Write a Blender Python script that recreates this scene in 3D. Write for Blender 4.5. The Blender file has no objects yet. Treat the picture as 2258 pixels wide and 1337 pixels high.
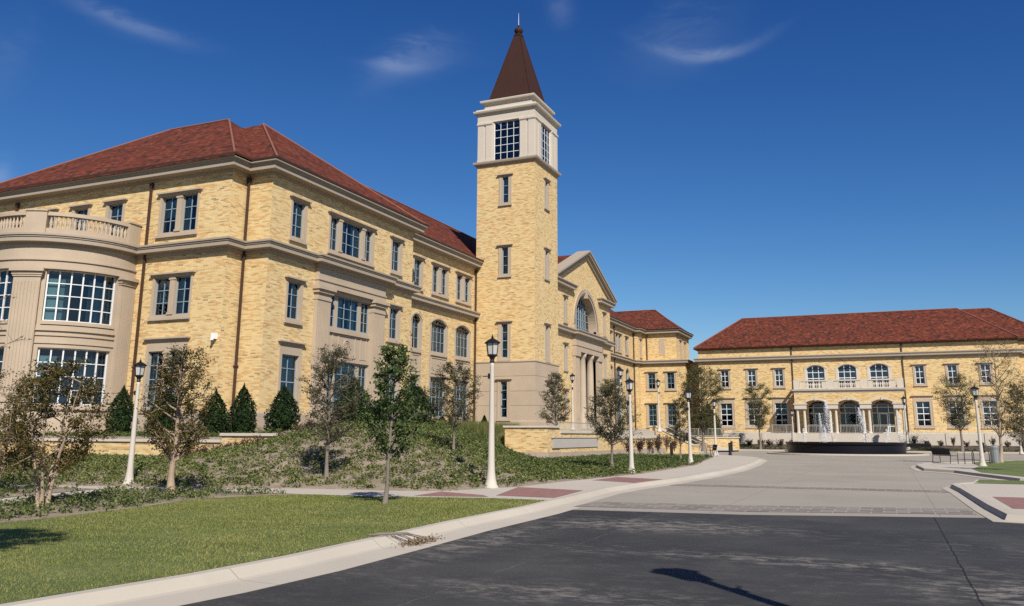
import bpy, math, random
import numpy as np
from mathutils import Matrix, Vector
R = math.radians
sc = bpy.context.scene
col = sc.collection

# ------------------------------------------------------------------ camera
cam_d = bpy.data.cameras.new("camera")
cam = bpy.data.objects.new("camera", cam_d)
col.objects.link(cam)
sc.camera = cam
cam_d.sensor_width = 36.0
cam_d.lens = 29.862
cam_d.shift_y = -0.0481
cam_d.clip_start = 0.1
cam_d.clip_end = 4000
YAW, PITCH, ROLL = R(-23.5396), R(12.0552), R(-0.27812)
fw = Vector((math.sin(YAW) * math.cos(PITCH), math.cos(YAW) * math.cos(PITCH), math.sin(PITCH)))
rt = Vector((math.cos(YAW), -math.sin(YAW), 0))
up = rt.cross(fw)
cr, sr = math.cos(ROLL), math.sin(ROLL)
rt2 = cr * rt - sr * up
up2 = sr * rt + cr * up
cam.matrix_world = Matrix(((rt2.x, up2.x, -fw.x, 0), (rt2.y, up2.y, -fw.y, 0), (rt2.z, up2.z, -fw.z, 1.65), (0, 0, 0, 1)))

# ------------------------------------------------------------------ world, sun, exposure
SUN_EL = 41.0
SX, SY = 0.655, -0.755                 # horizontal direction towards the sun
wd = bpy.data.worlds.new("World")
sc.world = wd
wd.use_nodes = True
wn, wl = wd.node_tree.nodes, wd.node_tree.links
wn.clear()
wo = wn.new("ShaderNodeOutputWorld")
wb = wn.new("ShaderNodeBackground")
sky = wn.new("ShaderNodeTexSky")
sky.sky_type = 'NISHITA'
sky.sun_disc = False
sky.sun_elevation = R(SUN_EL)
sky.sun_rotation = math.atan2(SX, SY)
sky.air_density = 1.0
sky.dust_density = 0.25
sky.ozone_density = 4.5
wb.inputs[1].default_value = 0.085
wl.new(wb.outputs[0], wo.inputs[0])

sun_d = bpy.data.lights.new("sun", 'SUN')
sun = bpy.data.objects.new("sun", sun_d)
col.objects.link(sun)
sun_d.energy = 5.0
sun_d.angle = R(0.5)
sun_d.color = (1.0, 0.93, 0.82)
sdir = Vector((SX * math.cos(R(SUN_EL)), SY * math.cos(R(SUN_EL)), math.sin(R(SUN_EL))))
sun.rotation_euler = sdir.to_track_quat('Z', 'Y').to_euler()
sun.location = (30, -40, 60)
sc.view_settings.view_transform = 'Standard'
sc.view_settings.look = 'None'
sc.view_settings.exposure = 0.3
sc.view_settings.gamma = 1.0
sc.cycles.use_denoising = False
sc.cycles.max_bounces = 6
sc.cycles.transparent_max_bounces = 12
sc.cycles.caustics_reflective = False
sc.cycles.caustics_refractive = False

SKY_CURVE = ((1.42, 1.87), (1.0, 1.45), (.92, 1.08))
def clouds():
    """three faint cirrus wisps far up in the sky, added to the sky colour"""
    geo = wn.new("ShaderNodeNewGeometry")
    total = None
    def dirpx(x, y):
        d = rt2 * ((x - 1129) / 1872.88) - up2 * ((y - 559.93) / 1872.88) + fw
        return d.normalized()
    noise = wn.new("ShaderNodeTexNoise")
    noise.inputs['Scale'].default_value = 17
    noise.inputs['Detail'].default_value = 9
    noise.inputs['Roughness'].default_value = .62
    noise.inputs['Distortion'].default_value = 1.2
    mp = wn.new("ShaderNodeMapping")
    tc = wn.new("ShaderNodeTexCoord")
    mp.inputs['Scale'].default_value = (1, 1, 3.0)
    wl.new(tc.outputs['Generated'], mp.inputs[0])
    wl.new(mp.outputs[0], noise.inputs['Vector'])
    def m(op, a, b=None, c=None):
        n = wn.new("ShaderNodeMath"); n.operation = op
        for i, v in enumerate((a, b, c)):
            if v is None: continue
            if isinstance(v, (int, float)): n.inputs[i].default_value = v
            else: wl.new(v, n.inputs[i])
        return n.outputs[0]
    def dot(v):
        n = wn.new("ShaderNodeVectorMath"); n.operation = 'DOT_PRODUCT'
        wl.new(tc.outputs['Generated'], n.inputs[0]); n.inputs[1].default_value = v
        return n.outputs['Value']
    # centre px, end px (long axis), width, strength, bend
    for (cx, cy, ex, ey, wid, st, bend) in ((905, 128, 985, 98, .017, .13, -3.0), (890, 150, 960, 150, .006, .10, 2), (1560, 124, 1660, 116, .0065, .20, 3.6),
                                            (1500, 95, 1600, 60, .03, .05, 0), (285, 55, 400, 98, .008, .13, 1.0),
                                            (1235, 15, 1260, 8, .02, .07, 0), (15, 130, 60, 150, .04, .03, 0), (0, 385, 25, 395, .012, .16, 0)):
        c = dirpx(cx, cy); e = (dirpx(ex, ey) - c)
        L = e.length; e.normalize(); n_ = c.cross(e).normalized()
        u = dot(e); u = m('SUBTRACT', u, e.dot(c))
        v = dot(n_); v = m('SUBTRACT', v, n_.dot(c))
        wob = m('MULTIPLY', m('SUBTRACT', noise.outputs[0], .5), wid * 2.2)
        v = m('ADD', m('ADD', v, wob), m('MULTIPLY', m('MULTIPLY', u, u), bend))
        uu = m('DIVIDE', u, L); vv = m('DIVIDE', v, wid)
        r2 = m('ADD', m('MULTIPLY', uu, uu), m('MULTIPLY', vv, vv))
        g = m('POWER', 2.718, m('MULTIPLY', r2, -1.0))
        front = m('GREATER_THAN', dot(c), .6)
        g = m('MULTIPLY', m('MULTIPLY', g, front), m('MULTIPLY', st, m('MULTIPLY', noise.outputs[0], 2.0)))
        total = g if total is None else m('ADD', total, g)
    # deep polarised blue: a per-channel contrast curve on the sky's own colour
    sp_ = wn.new("ShaderNodeSeparateColor"); cb_ = wn.new("ShaderNodeCombineColor"); wl.new(sky.outputs[0], sp_.inputs[0])
    for i, (gain, pw) in enumerate(SKY_CURVE):
        v = m('MULTIPLY', sp_.outputs[i], .105)
        v = m('MINIMUM', m('MULTIPLY', m('POWER', v, pw), gain / .105), (5.0, 6.0, 7.6)[i])
        wl.new(v, cb_.inputs[i])
    mix = wn.new("ShaderNodeMix"); mix.data_type = 'RGBA'
    wl.new(total, mix.inputs['Factor'])
    wl.new(cb_.outputs[0], mix.inputs['A'])
    mix.inputs['B'].default_value = (6.0, 6.8, 8.2, 1)
    wl.new(mix.outputs['Result'], wb.inputs[0])
clouds()

# ------------------------------------------------------------------ mesh helpers
class MB:
    def __init__(s): s.v = []; s.f = []; s.smooth = False
    def quad(s, *p):
        n = len(s.v); s.v += [tuple(q) for q in p]; s.f.append(tuple(range(n, n + len(p))))
    def box(s, x0, x1, y0, y1, z0, z1):
        n = len(s.v)
        s.v += [(x0, y0, z0), (x1, y0, z0), (x1, y1, z0), (x0, y1, z0), (x0, y0, z1), (x1, y0, z1), (x1, y1, z1), (x0, y1, z1)]
        for f in ((0, 3, 2, 1), (4, 5, 6, 7), (0, 1, 5, 4), (1, 2, 6, 5), (2, 3, 7, 6), (3, 0, 4, 7)):
            s.f.append(tuple(n + i for i in f))
    def fbox(s, f, s0, s1, z0, z1, d0, d1):
        """box in wall coordinates: s along, z up, d inwards (f maps them to the world)"""
        n = len(s.v)
        s.v += [f(s0, z0, d0), f(s1, z0, d0), f(s1, z0, d1), f(s0, z0, d1), f(s0, z1, d0), f(s1, z1, d0), f(s1, z1, d1), f(s0, z1, d1)]
        for q in ((0, 3, 2, 1), (4, 5, 6, 7), (0, 1, 5, 4), (1, 2, 6, 5), (2, 3, 7, 6), (3, 0, 4, 7)):
            s.f.append(tuple(n + i for i in q))
    def prism(s, poly, z0, z1):
        n = len(s.v); k = len(poly)
        s.v += [(x, y, z0) for x, y in poly] + [(x, y, z1) for x, y in poly]
        s.f.append(tuple(range(n + k, n + 2 * k))); s.f.append(tuple(range(n + k - 1, n - 1, -1)))
        for i in range(k):
            j = (i + 1) % k; s.f.append((n + i, n + j, n + k + j, n + k + i))
    def tube(s, pts, rad, n=6, cap=True):
        if not isinstance(rad, (list, tuple)): rad = [rad] * len(pts)
        b = len(s.v); pv = [Vector(p) for p in pts]
        for i, p in enumerate(pv):
            d = (pv[min(i + 1, len(pv) - 1)] - pv[max(i - 1, 0)])
            if d.length < 1e-9: d = Vector((0, 0, 1))
            d.normalize()
            a = Vector((0, 0, 1)) if abs(d.z) < .9 else Vector((1, 0, 0))
            u = d.cross(a).normalized(); w = d.cross(u)
            for k in range(n):
                t = 2 * math.pi * k / n
                s.v.append(tuple(p + (u * math.cos(t) + w * math.sin(t)) * rad[i]))
        for i in range(len(pv) - 1):
            for k in range(n):
                a = b + i * n + k; c = b + i * n + (k + 1) % n
                s.f.append((a, c, c + n, a + n))
        if cap:
            s.f.append(tuple(b + k for k in range(n))); e = b + (len(pv) - 1) * n
            s.f.append(tuple(e + n - 1 - k for k in range(n)))
    def lathe(s, prof, n=12, c=(0, 0), sq=False, rot=0.0):
        b = len(s.v); k = len(prof)
        for i in range(n):
            t = 2 * math.pi * i / n + rot
            for r, z in prof: s.v.append((c[0] + r * math.cos(t), c[1] + r * math.sin(t), z))
        for i in range(n):
            j = (i + 1) % n
            for q in range(k - 1):
                s.f.append((b + i * k + q, b + j * k + q, b + j * k + q + 1, b + i * k + q + 1))
        s.f.append(tuple(b + i * k + k - 1 for i in range(n)))
        s.f.append(tuple(b + (n - 1 - i) * k for i in range(n)))
    def plate(s, f, S0, S1, Z0, Z1, holes=(), depth=.25, ds=None, rev=True):
        """wall sheet in (s,z) with rectangular or arched openings (s0,s1,z0,z1,rise) and their reveals"""
        ss = {S0, S1}; zs = {Z0, Z1}
        for (a, b, c, d, rr) in holes:
            ss |= {a, b}; zs |= {c, d + rr}
        ss = sorted(x for x in ss if S0 - 1e-6 <= x <= S1 + 1e-6); zs = sorted(x for x in zs if Z0 - 1e-6 <= x <= Z1 + 1e-6)
        if ds:
            t = []
            for a, b in zip(ss[:-1], ss[1:]):
                n = max(1, math.ceil((b - a) / ds)); t += [a + (b - a) * i / n for i in range(n)]
            ss = t + [ss[-1]]
        for a, b in zip(ss[:-1], ss[1:]):
            for c, d in zip(zs[:-1], zs[1:]):
                ms, mz = (a + b) / 2, (c + d) / 2
                if any(h[0] < ms < h[1] and h[2] < mz < h[3] + h[4] for h in holes): continue
                s.quad(f(a, c, 0), f(b, c, 0), f(b, d, 0), f(a, d, 0))
        for (a, b, c, d, rr) in holes:
            n = max(1, math.ceil((b - a) / ds)) if ds else 1
            xs = [a + (b - a) * i / n for i in range(n + 1)]
            if rr > 0:
                h = (b - a) / 2; rad = (h * h + rr * rr) / (2 * rr); zc = d + rr - rad; m = (a + b) / 2
                xs2 = [a + (b - a) * i / 14 for i in range(15)]
                arc = [(x, zc + math.sqrt(max(0, rad * rad - (x - m) ** 2))) for x in xs2]
                for (x1, z1), (x2, z2) in zip(arc[:-1], arc[1:]):
                    s.quad(f(x1, z1, 0), f(x2, z2, 0), f(x2, d + rr, 0), f(x1, d + rr, 0))
                    if rev: s.quad(f(x1, z1, 0), f(x1, z1, depth), f(x2, z2, depth), f(x2, z2, 0))
            elif rev:
                for x1, x2 in zip(xs[:-1], xs[1:]): s.quad(f(x1, d, 0), f(x1, d, depth), f(x2, d, depth), f(x2, d, 0))
            if rev:
                for x1, x2 in zip(xs[:-1], xs[1:]): s.quad(f(x1, c, 0), f(x2, c, 0), f(x2, c, depth), f(x1, c, depth))
                s.quad(f(a, c, 0), f(a, c, depth), f(a, d, depth), f(a, d, 0))
                s.quad(f(b, c, 0), f(b, d, 0), f(b, d, depth), f(b, c, depth))
    def sweep(s, path, prof, closed=False, caps=True):
        """mitred sweep of profile (out, z) along a plan polyline; 'out' is to the right of travel"""
        n = len(path); k = len(prof); b = len(s.v)
        P = [Vector(p) for p in path]
        for i in range(n):
            if closed or 0 < i < n - 1:
                d1 = (P[i] - P[i - 1]).normalized(); d2 = (P[(i + 1) % n] - P[i]).normalized()
            elif i == 0: d1 = d2 = (P[1] - P[0]).normalized()
            else: d1 = d2 = (P[i] - P[i - 1]).normalized()
            n1 = Vector((d1.y, -d1.x)); n2 = Vector((d2.y, -d2.x))
            mdir = (n1 + n2)
            mdir = mdir / max(.25, (1 + n1.dot(n2)))
            for o, z in prof: s.v.append((P[i].x + mdir.x * o, P[i].y + mdir.y * o, z))
        m = n if closed else n - 1
        for i in range(m):
            j = (i + 1) % n
            for q in range(k - 1):
                s.f.append((b + i * k + q, b + j * k + q, b + j * k + q + 1, b + i * k + q + 1))
        if caps and not closed:
            s.f.append(tuple(b + q for q in range(k))); s.f.append(tuple(b + (n - 1) * k + k - 1 - q for q in range(k)))
    def build(s, name, mat, parent=None, loc=None):
        me = bpy.data.meshes.new(name)
        off = Vector(loc) if loc is not None else Vector((0, 0, 0))
        vs = s.v if loc is None else [tuple(Vector(v) - off) for v in s.v]
        me.from_pydata(vs, [], s.f)
        me.materials.append(mat)
        if s.smooth: me.polygons.foreach_set("use_smooth", [True] * len(me.polygons))
        o = bpy.data.objects.new(name, me)
        col.objects.link(o)
        if parent is not None:
            o.parent = parent
            o.location = off - Vector(BASE.get(parent.name, (0, 0, 0)))
        elif loc is not None: o.location = off
        return o
BASE = {}

def np_mesh(name, V, F, mat, parent=None):
    """V (n,3), F (m,k) numpy arrays"""
    me = bpy.data.meshes.new(name)
    V = np.asarray(V, np.float32); F = np.asarray(F, np.int32)
    me.vertices.add(len(V)); me.vertices.foreach_set("co", V.ravel())
    k = F.shape[1]
    me.loops.add(F.size); me.loops.foreach_set("vertex_index", F.ravel())
    me.polygons.add(len(F)); me.polygons.foreach_set("loop_start", np.arange(0, F.size, k, dtype=np.int32))
    me.update(calc_edges=True)
    me.materials.append(mat)
    o = bpy.data.objects.new(name, me); col.objects.link(o)
    if parent is not None: o.parent = parent
    return o

def tag(o, label, cat, group=None, kind=None):
    if label: o['label'] = label
    if cat: o['category'] = cat
    if group: o['group'] = group
    if kind: o['kind'] = kind
    return o
def struct(o):
    o['kind'] = 'structure'; return o
def thing(name, label, cat, loc=(0, 0, 0), rz=0, group=None):
    o = bpy.data.objects.new(name, None); col.objects.link(o)
    o.empty_display_size = .3
    o.location = loc; o.rotation_euler = (0, 0, rz)
    return tag(o, label, cat, group)
def world_thing(name, label, cat, base, group=None):
    """a thing whose parts are written in world coordinates"""
    o = thing(name, label, cat, base, 0, group); BASE[o.name] = base
    return o
def copy_tree(o, parent=None):
    c = o.copy(); col.objects.link(c)
    if parent is not None: c.parent = parent
    for ch in o.children: copy_tree(ch, c)
    return c

# wall coordinate maps
def FY(y0): return lambda s, z, d: (s, y0 + d, z)          # wall facing the viewer (-Y)
def FX(x0): return lambda s, z, d: (x0 - d, s, z)          # wall facing +X
def FXn(x0): return lambda s, z, d: (x0 + d, s, z)         # wall facing -X
def FYb(y0): return lambda s, z, d: (s, y0 - d, z)         # wall facing +Y

# ------------------------------------------------------------------ materials
def new_mat(name):
    m = bpy.data.materials.new(name); m.use_nodes = True
    return m, m.node_tree.nodes, m.node_tree.links, m.node_tree.nodes['Principled BSDF']
class N:
    """tiny node helper"""
    def __init__(s, name):
        s.m, s.n, s.l, s.b = new_mat(name)
    def math(s, op, a, b=None, c=None):
        n = s.n.new("ShaderNodeMath"); n.operation = op
        for i, v in enumerate((a, b, c)):
            if v is None: continue
            if isinstance(v, (int, float)): n.inputs[i].default_value = v
            else: s.l.new(v, n.inputs[i])
        return n.outputs[0]
    def noise(s, scale, detail=4, rough=.55, vec=None, dist=0, dim='3D'):
        n = s.n.new("ShaderNodeTexNoise"); n.noise_dimensions = dim
        n.inputs['Scale'].default_value = scale; n.inputs['Detail'].default_value = detail
        n.inputs['Roughness'].default_value = rough; n.inputs['Distortion'].default_value = dist
        s.l.new(vec if vec else s.pos(), n.inputs['Vector'])
        return n.outputs[0]
    def pos(s):
        if not hasattr(s, '_g'):
            s._g = s.n.new("ShaderNodeNewGeometry"); s._sep = s.n.new("ShaderNodeSeparateXYZ"); s.l.new(s._g.outputs['Position'], s._sep.inputs[0])
            s._nsep = s.n.new("ShaderNodeSeparateXYZ"); s.l.new(s._g.outputs['True Normal'], s._nsep.inputs[0])
        return s._g.outputs['Position']
    def xyz(s): s.pos(); return s._sep.outputs
    def nrm(s): s.pos(); return s._nsep.outputs
    def island(s): s.pos(); return s._g.outputs['Random Per Island']
    def ramp(s, fac, stops, const=False):
        n = s.n.new("ShaderNodeValToRGB")
        if const: n.color_ramp.interpolation = 'CONSTANT'
        e = n.color_ramp.elements
        while len(e) > 1: e.remove(e[-1])
        e[0].position = stops[0][0]; e[0].color = (*stops[0][1], 1)
        for p, c in stops[1:]:
            x = e.new(p); x.color = (*c, 1)
        if fac is not None: s.l.new(fac, n.inputs[0])
        return n.outputs[0]
    def mix(s, fac, a, b, mode='MIX'):
        n = s.n.new("ShaderNodeMix"); n.data_type = 'RGBA'; n.blend_type = mode
        for k, v in (('Factor', fac), ('A', a), ('B', b)):
            i = n.inputs[k] if k != 'Factor' else n.inputs[0]
            if k == 'A': i = n.inputs[6]
            if k == 'B': i = n.inputs[7]
            if isinstance(v, (int, float)): i.default_value = v
            elif isinstance(v, tuple): i.default_value = (*v, 1)
            else: s.l.new(v, i)
        return n.outputs[2]
    def comb(s, x, y, z=0.0):
        n = s.n.new("ShaderNodeCombineXYZ")
        for i, v in enumerate((x, y, z)):
            if isinstance(v, (int, float)): n.inputs[i].default_value = v
            else: s.l.new(v, n.inputs[i])
        return n.outputs[0]
    def white(s, vec):
        n = s.n.new("ShaderNodeTexWhiteNoise"); n.noise_dimensions = '3D'; s.l.new(vec, n.inputs['Vector']); return n.outputs['Value']
    def color(s, c):
        if isinstance(c, tuple): s.b.inputs['Base Color'].default_value = (*c, 1)
        else: s.l.new(c, s.b.inputs['Base Color'])
    def rough(s, r):
        if isinstance(r, (int, float)): s.b.inputs['Roughness'].default_value = r
        else: s.l.new(r, s.b.inputs['Roughness'])
    def bump(s, h, strength=.3, dist=.02):
        n = s.n.new("ShaderNodeBump"); n.inputs['Strength'].default_value = strength; n.inputs['Distance'].default_value = dist
        s.l.new(h, n.inputs['Height']); s.l.new(n.outputs[0], s.b.inputs['Normal'])
    def wallcoord(s):
        """horizontal run along a vertical face, whichever way it faces"""
        x, y, z = s.xyz(); nx, ny, nz = s.nrm()
        k = s.math('GREATER_THAN', s.math('ABSOLUTE', nx), s.math('ABSOLUTE', ny))
        return s.math('ADD', s.math('MULTIPLY', k, y), s.math('MULTIPLY', s.math('SUBTRACT', 1.0, k), x)), z
    def cells(s, u, v, w, h, off=.5, gap_u=.012, gap_v=.012):
        row = s.math('FLOOR', s.math('DIVIDE', v, h))
        uu = s.math('ADD', s.math('DIVIDE', u, w), s.math('MULTIPLY', s.math('MODULO', row, 2.0), off))
        cid = s.math('FLOOR', uu)
        fu = s.math('FRACT', uu); fv = s.math('FRACT', s.math('DIVIDE', v, h))
        g1 = s.math('LESS_THAN', fu, gap_u / w); g2 = s.math('LESS_THAN', fv, gap_v / h)
        return row, cid, s.math('MAXIMUM', g1, g2), fu, fv

def brick_mat(name, tint=(1, 1, 1)):
    k = N(name); u, v = k.wallcoord()
    row, cid, gap, fu, fv = k.cells(u, v, .36, .077, .5, .012, .012)
    rnd = k.white(k.comb(cid, row, 3.0))
    rnd2 = k.white(k.comb(cid, row, 11.0))
    T = lambda c: tuple(a * b for a, b in zip(c, tint))
    c = k.ramp(rnd, [(0, T((.64, .485, .24))), (.26, T((.59, .43, .20))), (.45, T((.67, .53, .29))), (.58, T((.53, .335, .135))),
                     (.70, T((.54, .29, .115))), (.79, T((.64, .49, .25))), (.88, T((.45, .32, .145))), (.945, T((.35, .235, .105))), (.98, T((.26, .19, .10)))], True)
    c = k.mix(k.math('MULTIPLY', rnd2, .30), c, T((.62, .43, .195)))
    big = k.noise(.55, 3)
    c = k.mix(k.math('MULTIPLY', k.math('SUBTRACT', big, .42), .6), c, T((.56, .35, .145)))
    c = k.mix(k.math('MULTIPLY', gap, .75), c, T((.60, .52, .35)))
    k.color(c); k.rough(.9); k.b.inputs['Specular IOR Level'].default_value = .25
    hgt = k.math('SUBTRACT', k.math('MULTIPLY', rnd, .4), gap)
    k.bump(hgt, .5, .01)
    return k.m
def roof_mat(name):
    k = N(name); u, v = k.wallcoord()
    row, cid, gap, fu, fv = k.cells(u, v, .30, .145, .5, .02, .02)
    rnd = k.white(k.comb(cid, row, 5.0))
    clump = k.noise(1.1, 3, .6)
    f = k.math('ADD', k.math('MULTIPLY', rnd, .62), k.math('MULTIPLY', clump, .40))
    c = k.ramp(f, [(0, (.045, .022, .018)), (.27, (.078, .030, .022)), (.38, (.108, .031, .021)), (.50, (.142, .038, .024)), (.62, (.122, .033, .022)), (.76, (.178, .056, .033)), (.88, (.15, .044, .027))], True)
    c = k.mix(k.math('MULTIPLY', gap, .6), c, (.06, .025, .022))
    k.color(c); k.rough(.9); k.b.inputs['Specular IOR Level'].default_value = .06
    k.bump(k.math('ADD', fv, k.math('MULTIPLY', rnd, .4)), .6, .03)
    return k.m
def stone_mat(name, base=(.56, .475, .375), var=.16, joints=None):
    k = N(name)
    c = k.mix(k.noise(.7, 4), tuple(b * (1 - var) for b in base), tuple(min(.9, b * (1 + var * .7)) for b in base))
    c = k.mix(k.math('MULTIPLY', k.noise(7, 6, .65), .35), c, tuple(b * .72 for b in base))
    if joints:
        u, v = k.wallcoord(); row, cid, gap, fu, fv = k.cells(u, v, joints[0], joints[1], .5, .02, .02)
        rnd = k.white(k.comb(cid, row, 1.0))
        c = k.mix(k.math('MULTIPLY', rnd, .22), c, tuple(b * .8 for b in base))
        c = k.mix(k.math('MULTIPLY', gap, .5), c, tuple(b * .45 for b in base))
    k.color(c); k.rough(.85); k.b.inputs['Specular IOR Level'].default_value = .3
    k.bump(k.noise(25, 5), .15, .01)
    return k.m
def plain(name, c, rough=.6, metal=0, var=.15, scale=6, bump=0):
    k = N(name)
    k.color(k.mix(k.noise(scale, 5), tuple(x * (1 - var) for x in c), tuple(min(1, x * (1 + var)) for x in c)))
    k.rough(rough); k.b.inputs['Metallic'].default_value = metal
    if bump: k.bump(k.noise(scale * 4, 5), bump, .01)
    return k.m
def leaf_mat(name, stops, trans=.3, spec=.10, wi=.75, wn_=.3, ns=1.6):
    k = N(name)
    c = k.ramp(k.math('ADD', k.math('MULTIPLY', k.island(), wi), k.math('MULTIPLY', k.noise(ns, 3), wn_)), stops)
    k.color(c); k.rough(.7); k.b.inputs['Specular IOR Level'].default_value = spec
    t = k.n.new("ShaderNodeBsdfTranslucent"); k.l.new(c, t.inputs[0])
    mx = k.n.new("ShaderNodeMixShader"); mx.inputs[0].default_value = trans
    out = k.n['Material Output']
    k.l.new(k.b.outputs[0], mx.inputs[1]); k.l.new(t.outputs[0], mx.inputs[2]); k.l.new(mx.outputs[0], out.inputs[0])
    return k.m
def glass_mat(name, tint=(.70, .86, .92), refl=.012):
    m = bpy.data.materials.new(name); m.use_nodes = True
    n, l = m.node_tree.nodes, m.node_tree.links; n.clear()
    o = n.new("ShaderNodeOutputMaterial"); tr = n.new("ShaderNodeBsdfTransparent"); tr.inputs[0].default_value = (*tint, 1)
    gl = n.new("ShaderNodeBsdfGlossy"); gl.inputs['Roughness'].default_value = .015; gl.inputs[0].default_value = (.86, .92, 1, 1)
    fr = n.new("ShaderNodeFresnel"); fr.inputs[0].default_value = 1.5
    ma = n.new("ShaderNodeMath"); ma.operation = 'MULTIPLY_ADD'; ma.inputs[1].default_value = 1.15; ma.inputs[2].default_value = refl
    l.new(fr.outputs[0], ma.inputs[0])
    geo = n.new("ShaderNodeNewGeometry"); no = n.new("ShaderNodeTexNoise"); no.inputs['Scale'].default_value = .9
    l.new(geo.outputs['Position'], no.inputs['Vector'])
    bp = n.new("ShaderNodeBump"); bp.inputs['Strength'].default_value = .06; bp.inputs['Distance'].default_value = .1
    l.new(no.outputs[0], bp.inputs['Height']); l.new(bp.outputs[0], gl.inputs['Normal'])
    mx = n.new("ShaderNodeMixShader"); l.new(ma.outputs[0], mx.inputs[0]); l.new(tr.outputs[0], mx.inputs[1]); l.new(gl.outputs[0], mx.inputs[2])
    l.new(mx.outputs[0], o.inputs[0])
    return m

M = {}
M['brick'] = brick_mat('yellow_brick')
M['brick_far'] = M['brick']
M['roof'] = roof_mat('red_shingle')
M['ridge'] = plain('ridge_tile', (.21, .075, .048), .85, 0, .3, 3)
M['stone'] = stone_mat('cast_stone', (.44, .355, .265), .2)
M['stone_block'] = stone_mat('cast_stone_blocks', (.42, .34, .265), joints=(1.9, 1.27))
M['stone_white'] = stone_mat('pale_stone', (.56, .50, .42), .12)
M['trim'] = stone_mat('painted_trim', (.35, .295, .235), .1)
M['frame'] = plain('window_frame_paint', (.24, .31, .36), .45, 0, .06)
M['frame_white'] = plain('white_frame_paint', (.66, .68, .70), .45, 0, .05)
M['glass'] = glass_mat('window_glass')
M['interior'] = plain('shade_navy', (.010, .016, .060), .9)  # near-black navy puts the shade of the unlit rooms into the colour
M['curtain'] = plain('pale_curtain', (.33, .46, .45), .9, 0, .1)
M['copper'] = plain('bronze_downpipe', (.062, .028, .018), .6, .1, .2)
M['spire'] = plain('bronze_sheet', (.040, .017, .013), .7, 0, .2, 1.5)
M['spire'].node_tree.nodes['Principled BSDF'].inputs['Specular IOR Level'].default_value = .15
M['black'] = plain('black_metal', (.012, .012, .014), .45, .2)
M['lamp_glass'] = plain('frosted_glass', (.45, .44, .42), .35, 0, .05)
M['pole'] = stone_mat('concrete_pole', (.52, .48, .415), .2)
M['granite'] = plain('black_granite', (.006, .006, .010), .35, 0, .4, 30)
M['granite'].node_tree.nodes['Principled BSDF'].inputs['Specular IOR Level'].default_value = .2
M['steel'] = plain('brushed_steel', (.35, .36, .36), .4, .6)
M['rail'] = plain('painted_rail', (.42, .385, .325), .5)
M['bark'] = plain('grey_bark', (.165, .138, .112), .9, 0, .35, 20, .4)
M['bark_tan'] = plain('tan_bark', (.31, .23, .16), .8, 0, .3, 12, .3)
M['white_box'] = plain('white_plastic', (.78, .78, .76), .4, 0, .03)

# ------------------------------------------------------------------ ground materials
def asphalt_mat():
    k = N('worn_asphalt'); x, y, z = k.xyz()
    base = k.ramp(k.noise(.35, 5, .6), [(.3, (.024, .024, .025)), (.5, (.037, .037, .037)), (.72, (.060, .058, .055))])
    fine = k.noise(60, 3, .7)
    c = k.mix(k.math('MULTIPLY', k.math('GREATER_THAN', fine, .60), .35), base, (.075, .072, .068))
    # pale scuffs and dried mud: fine broken noise, gathered in patches
    st = k.noise(1.0, 12, .80, k.comb(k.math('MULTIPLY', x, 2.2), k.math('MULTIPLY', y, 4.2), 0.0), .25)
    c = k.mix(k.math('MULTIPLY', k.math('MULTIPLY', k.math('LESS_THAN', x, -4.9), k.math('GREATER_THAN', y, 16.3)), .55), c, (.014, .015, .016))
    patch = k.noise(.24, 4, .6, k.comb(x, k.math('MULTIPLY', y, 1.2), 7.0))
    w = k.math('MULTIPLY', k.math('SUBTRACT', st, .50), 9.0)
    w = k.math('MINIMUM', k.math('MAXIMUM', k.math('MULTIPLY', w, k.math('MULTIPLY', k.math('SUBTRACT', patch, .44), 5.0)), 0.0), 1.0)
    c = k.mix(k.math('MULTIPLY', w, .38), c, (.15, .14, .125))
    for px_, py_, rx_, ry_, am in ((-4.3, 16.3, 1.9, .9, 15.0), (1.2, 11.0, .8, .8, 13.0), (-6.1, 12.6, .5, 2.6, 8.0), (-1.0, 12.6, 2.2, .45, 8.0), (-3.6, 9.0, 1.5, .5, 6.0), (4.5, 15.5, 2.5, .7, 7.0)):
        dx = k.math('DIVIDE', k.math('SUBTRACT', x, px_), rx_); dy = k.math('DIVIDE', k.math('SUBTRACT', y, py_), ry_)
        r2 = k.math('ADD', k.math('MULTIPLY', dx, dx), k.math('MULTIPLY', dy, dy))
        p = k.math('MULTIPLY', k.math('POWER', 2.718, k.math('MULTIPLY', r2, -1.0)), k.math('MULTIPLY', k.math('MAXIMUM', k.math('SUBTRACT', st, .475), 0.0), am))
        c = k.mix(k.math('MINIMUM', p, .75), c, (.21, .19, .165))
    # joints and cracks
    wob = k.math('MULTIPLY', k.math('SUBTRACT', k.noise(1.6, 8, .75), .5), .10); brk = k.math('GREATER_THAN', k.noise(.8, 5, .7), .47)
    ln1 = k.math('LESS_THAN', k.math('ABSOLUTE', k.math('ADD', k.math('SUBTRACT', x, .72), wob)), .012)
    ln2 = k.math('LESS_THAN', k.math('ABSOLUTE', k.math('ADD', k.math('ADD', x, 4.55), k.math('MULTIPLY', wob, 3.0))), .008)
    c = k.mix(k.math('MULTIPLY', ln1, .85), c, (.006, .006, .006))
    c = k.mix(k.math('MULTIPLY', k.math('MULTIPLY', ln2, brk), .5), c, (.14, .13, .115))
    k.color(c); k.rough(.82); k.b.inputs['Specular IOR Level'].default_value = .3
    k.bump(k.noise(90, 4, .7), .35, .01)
    return k.m
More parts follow.
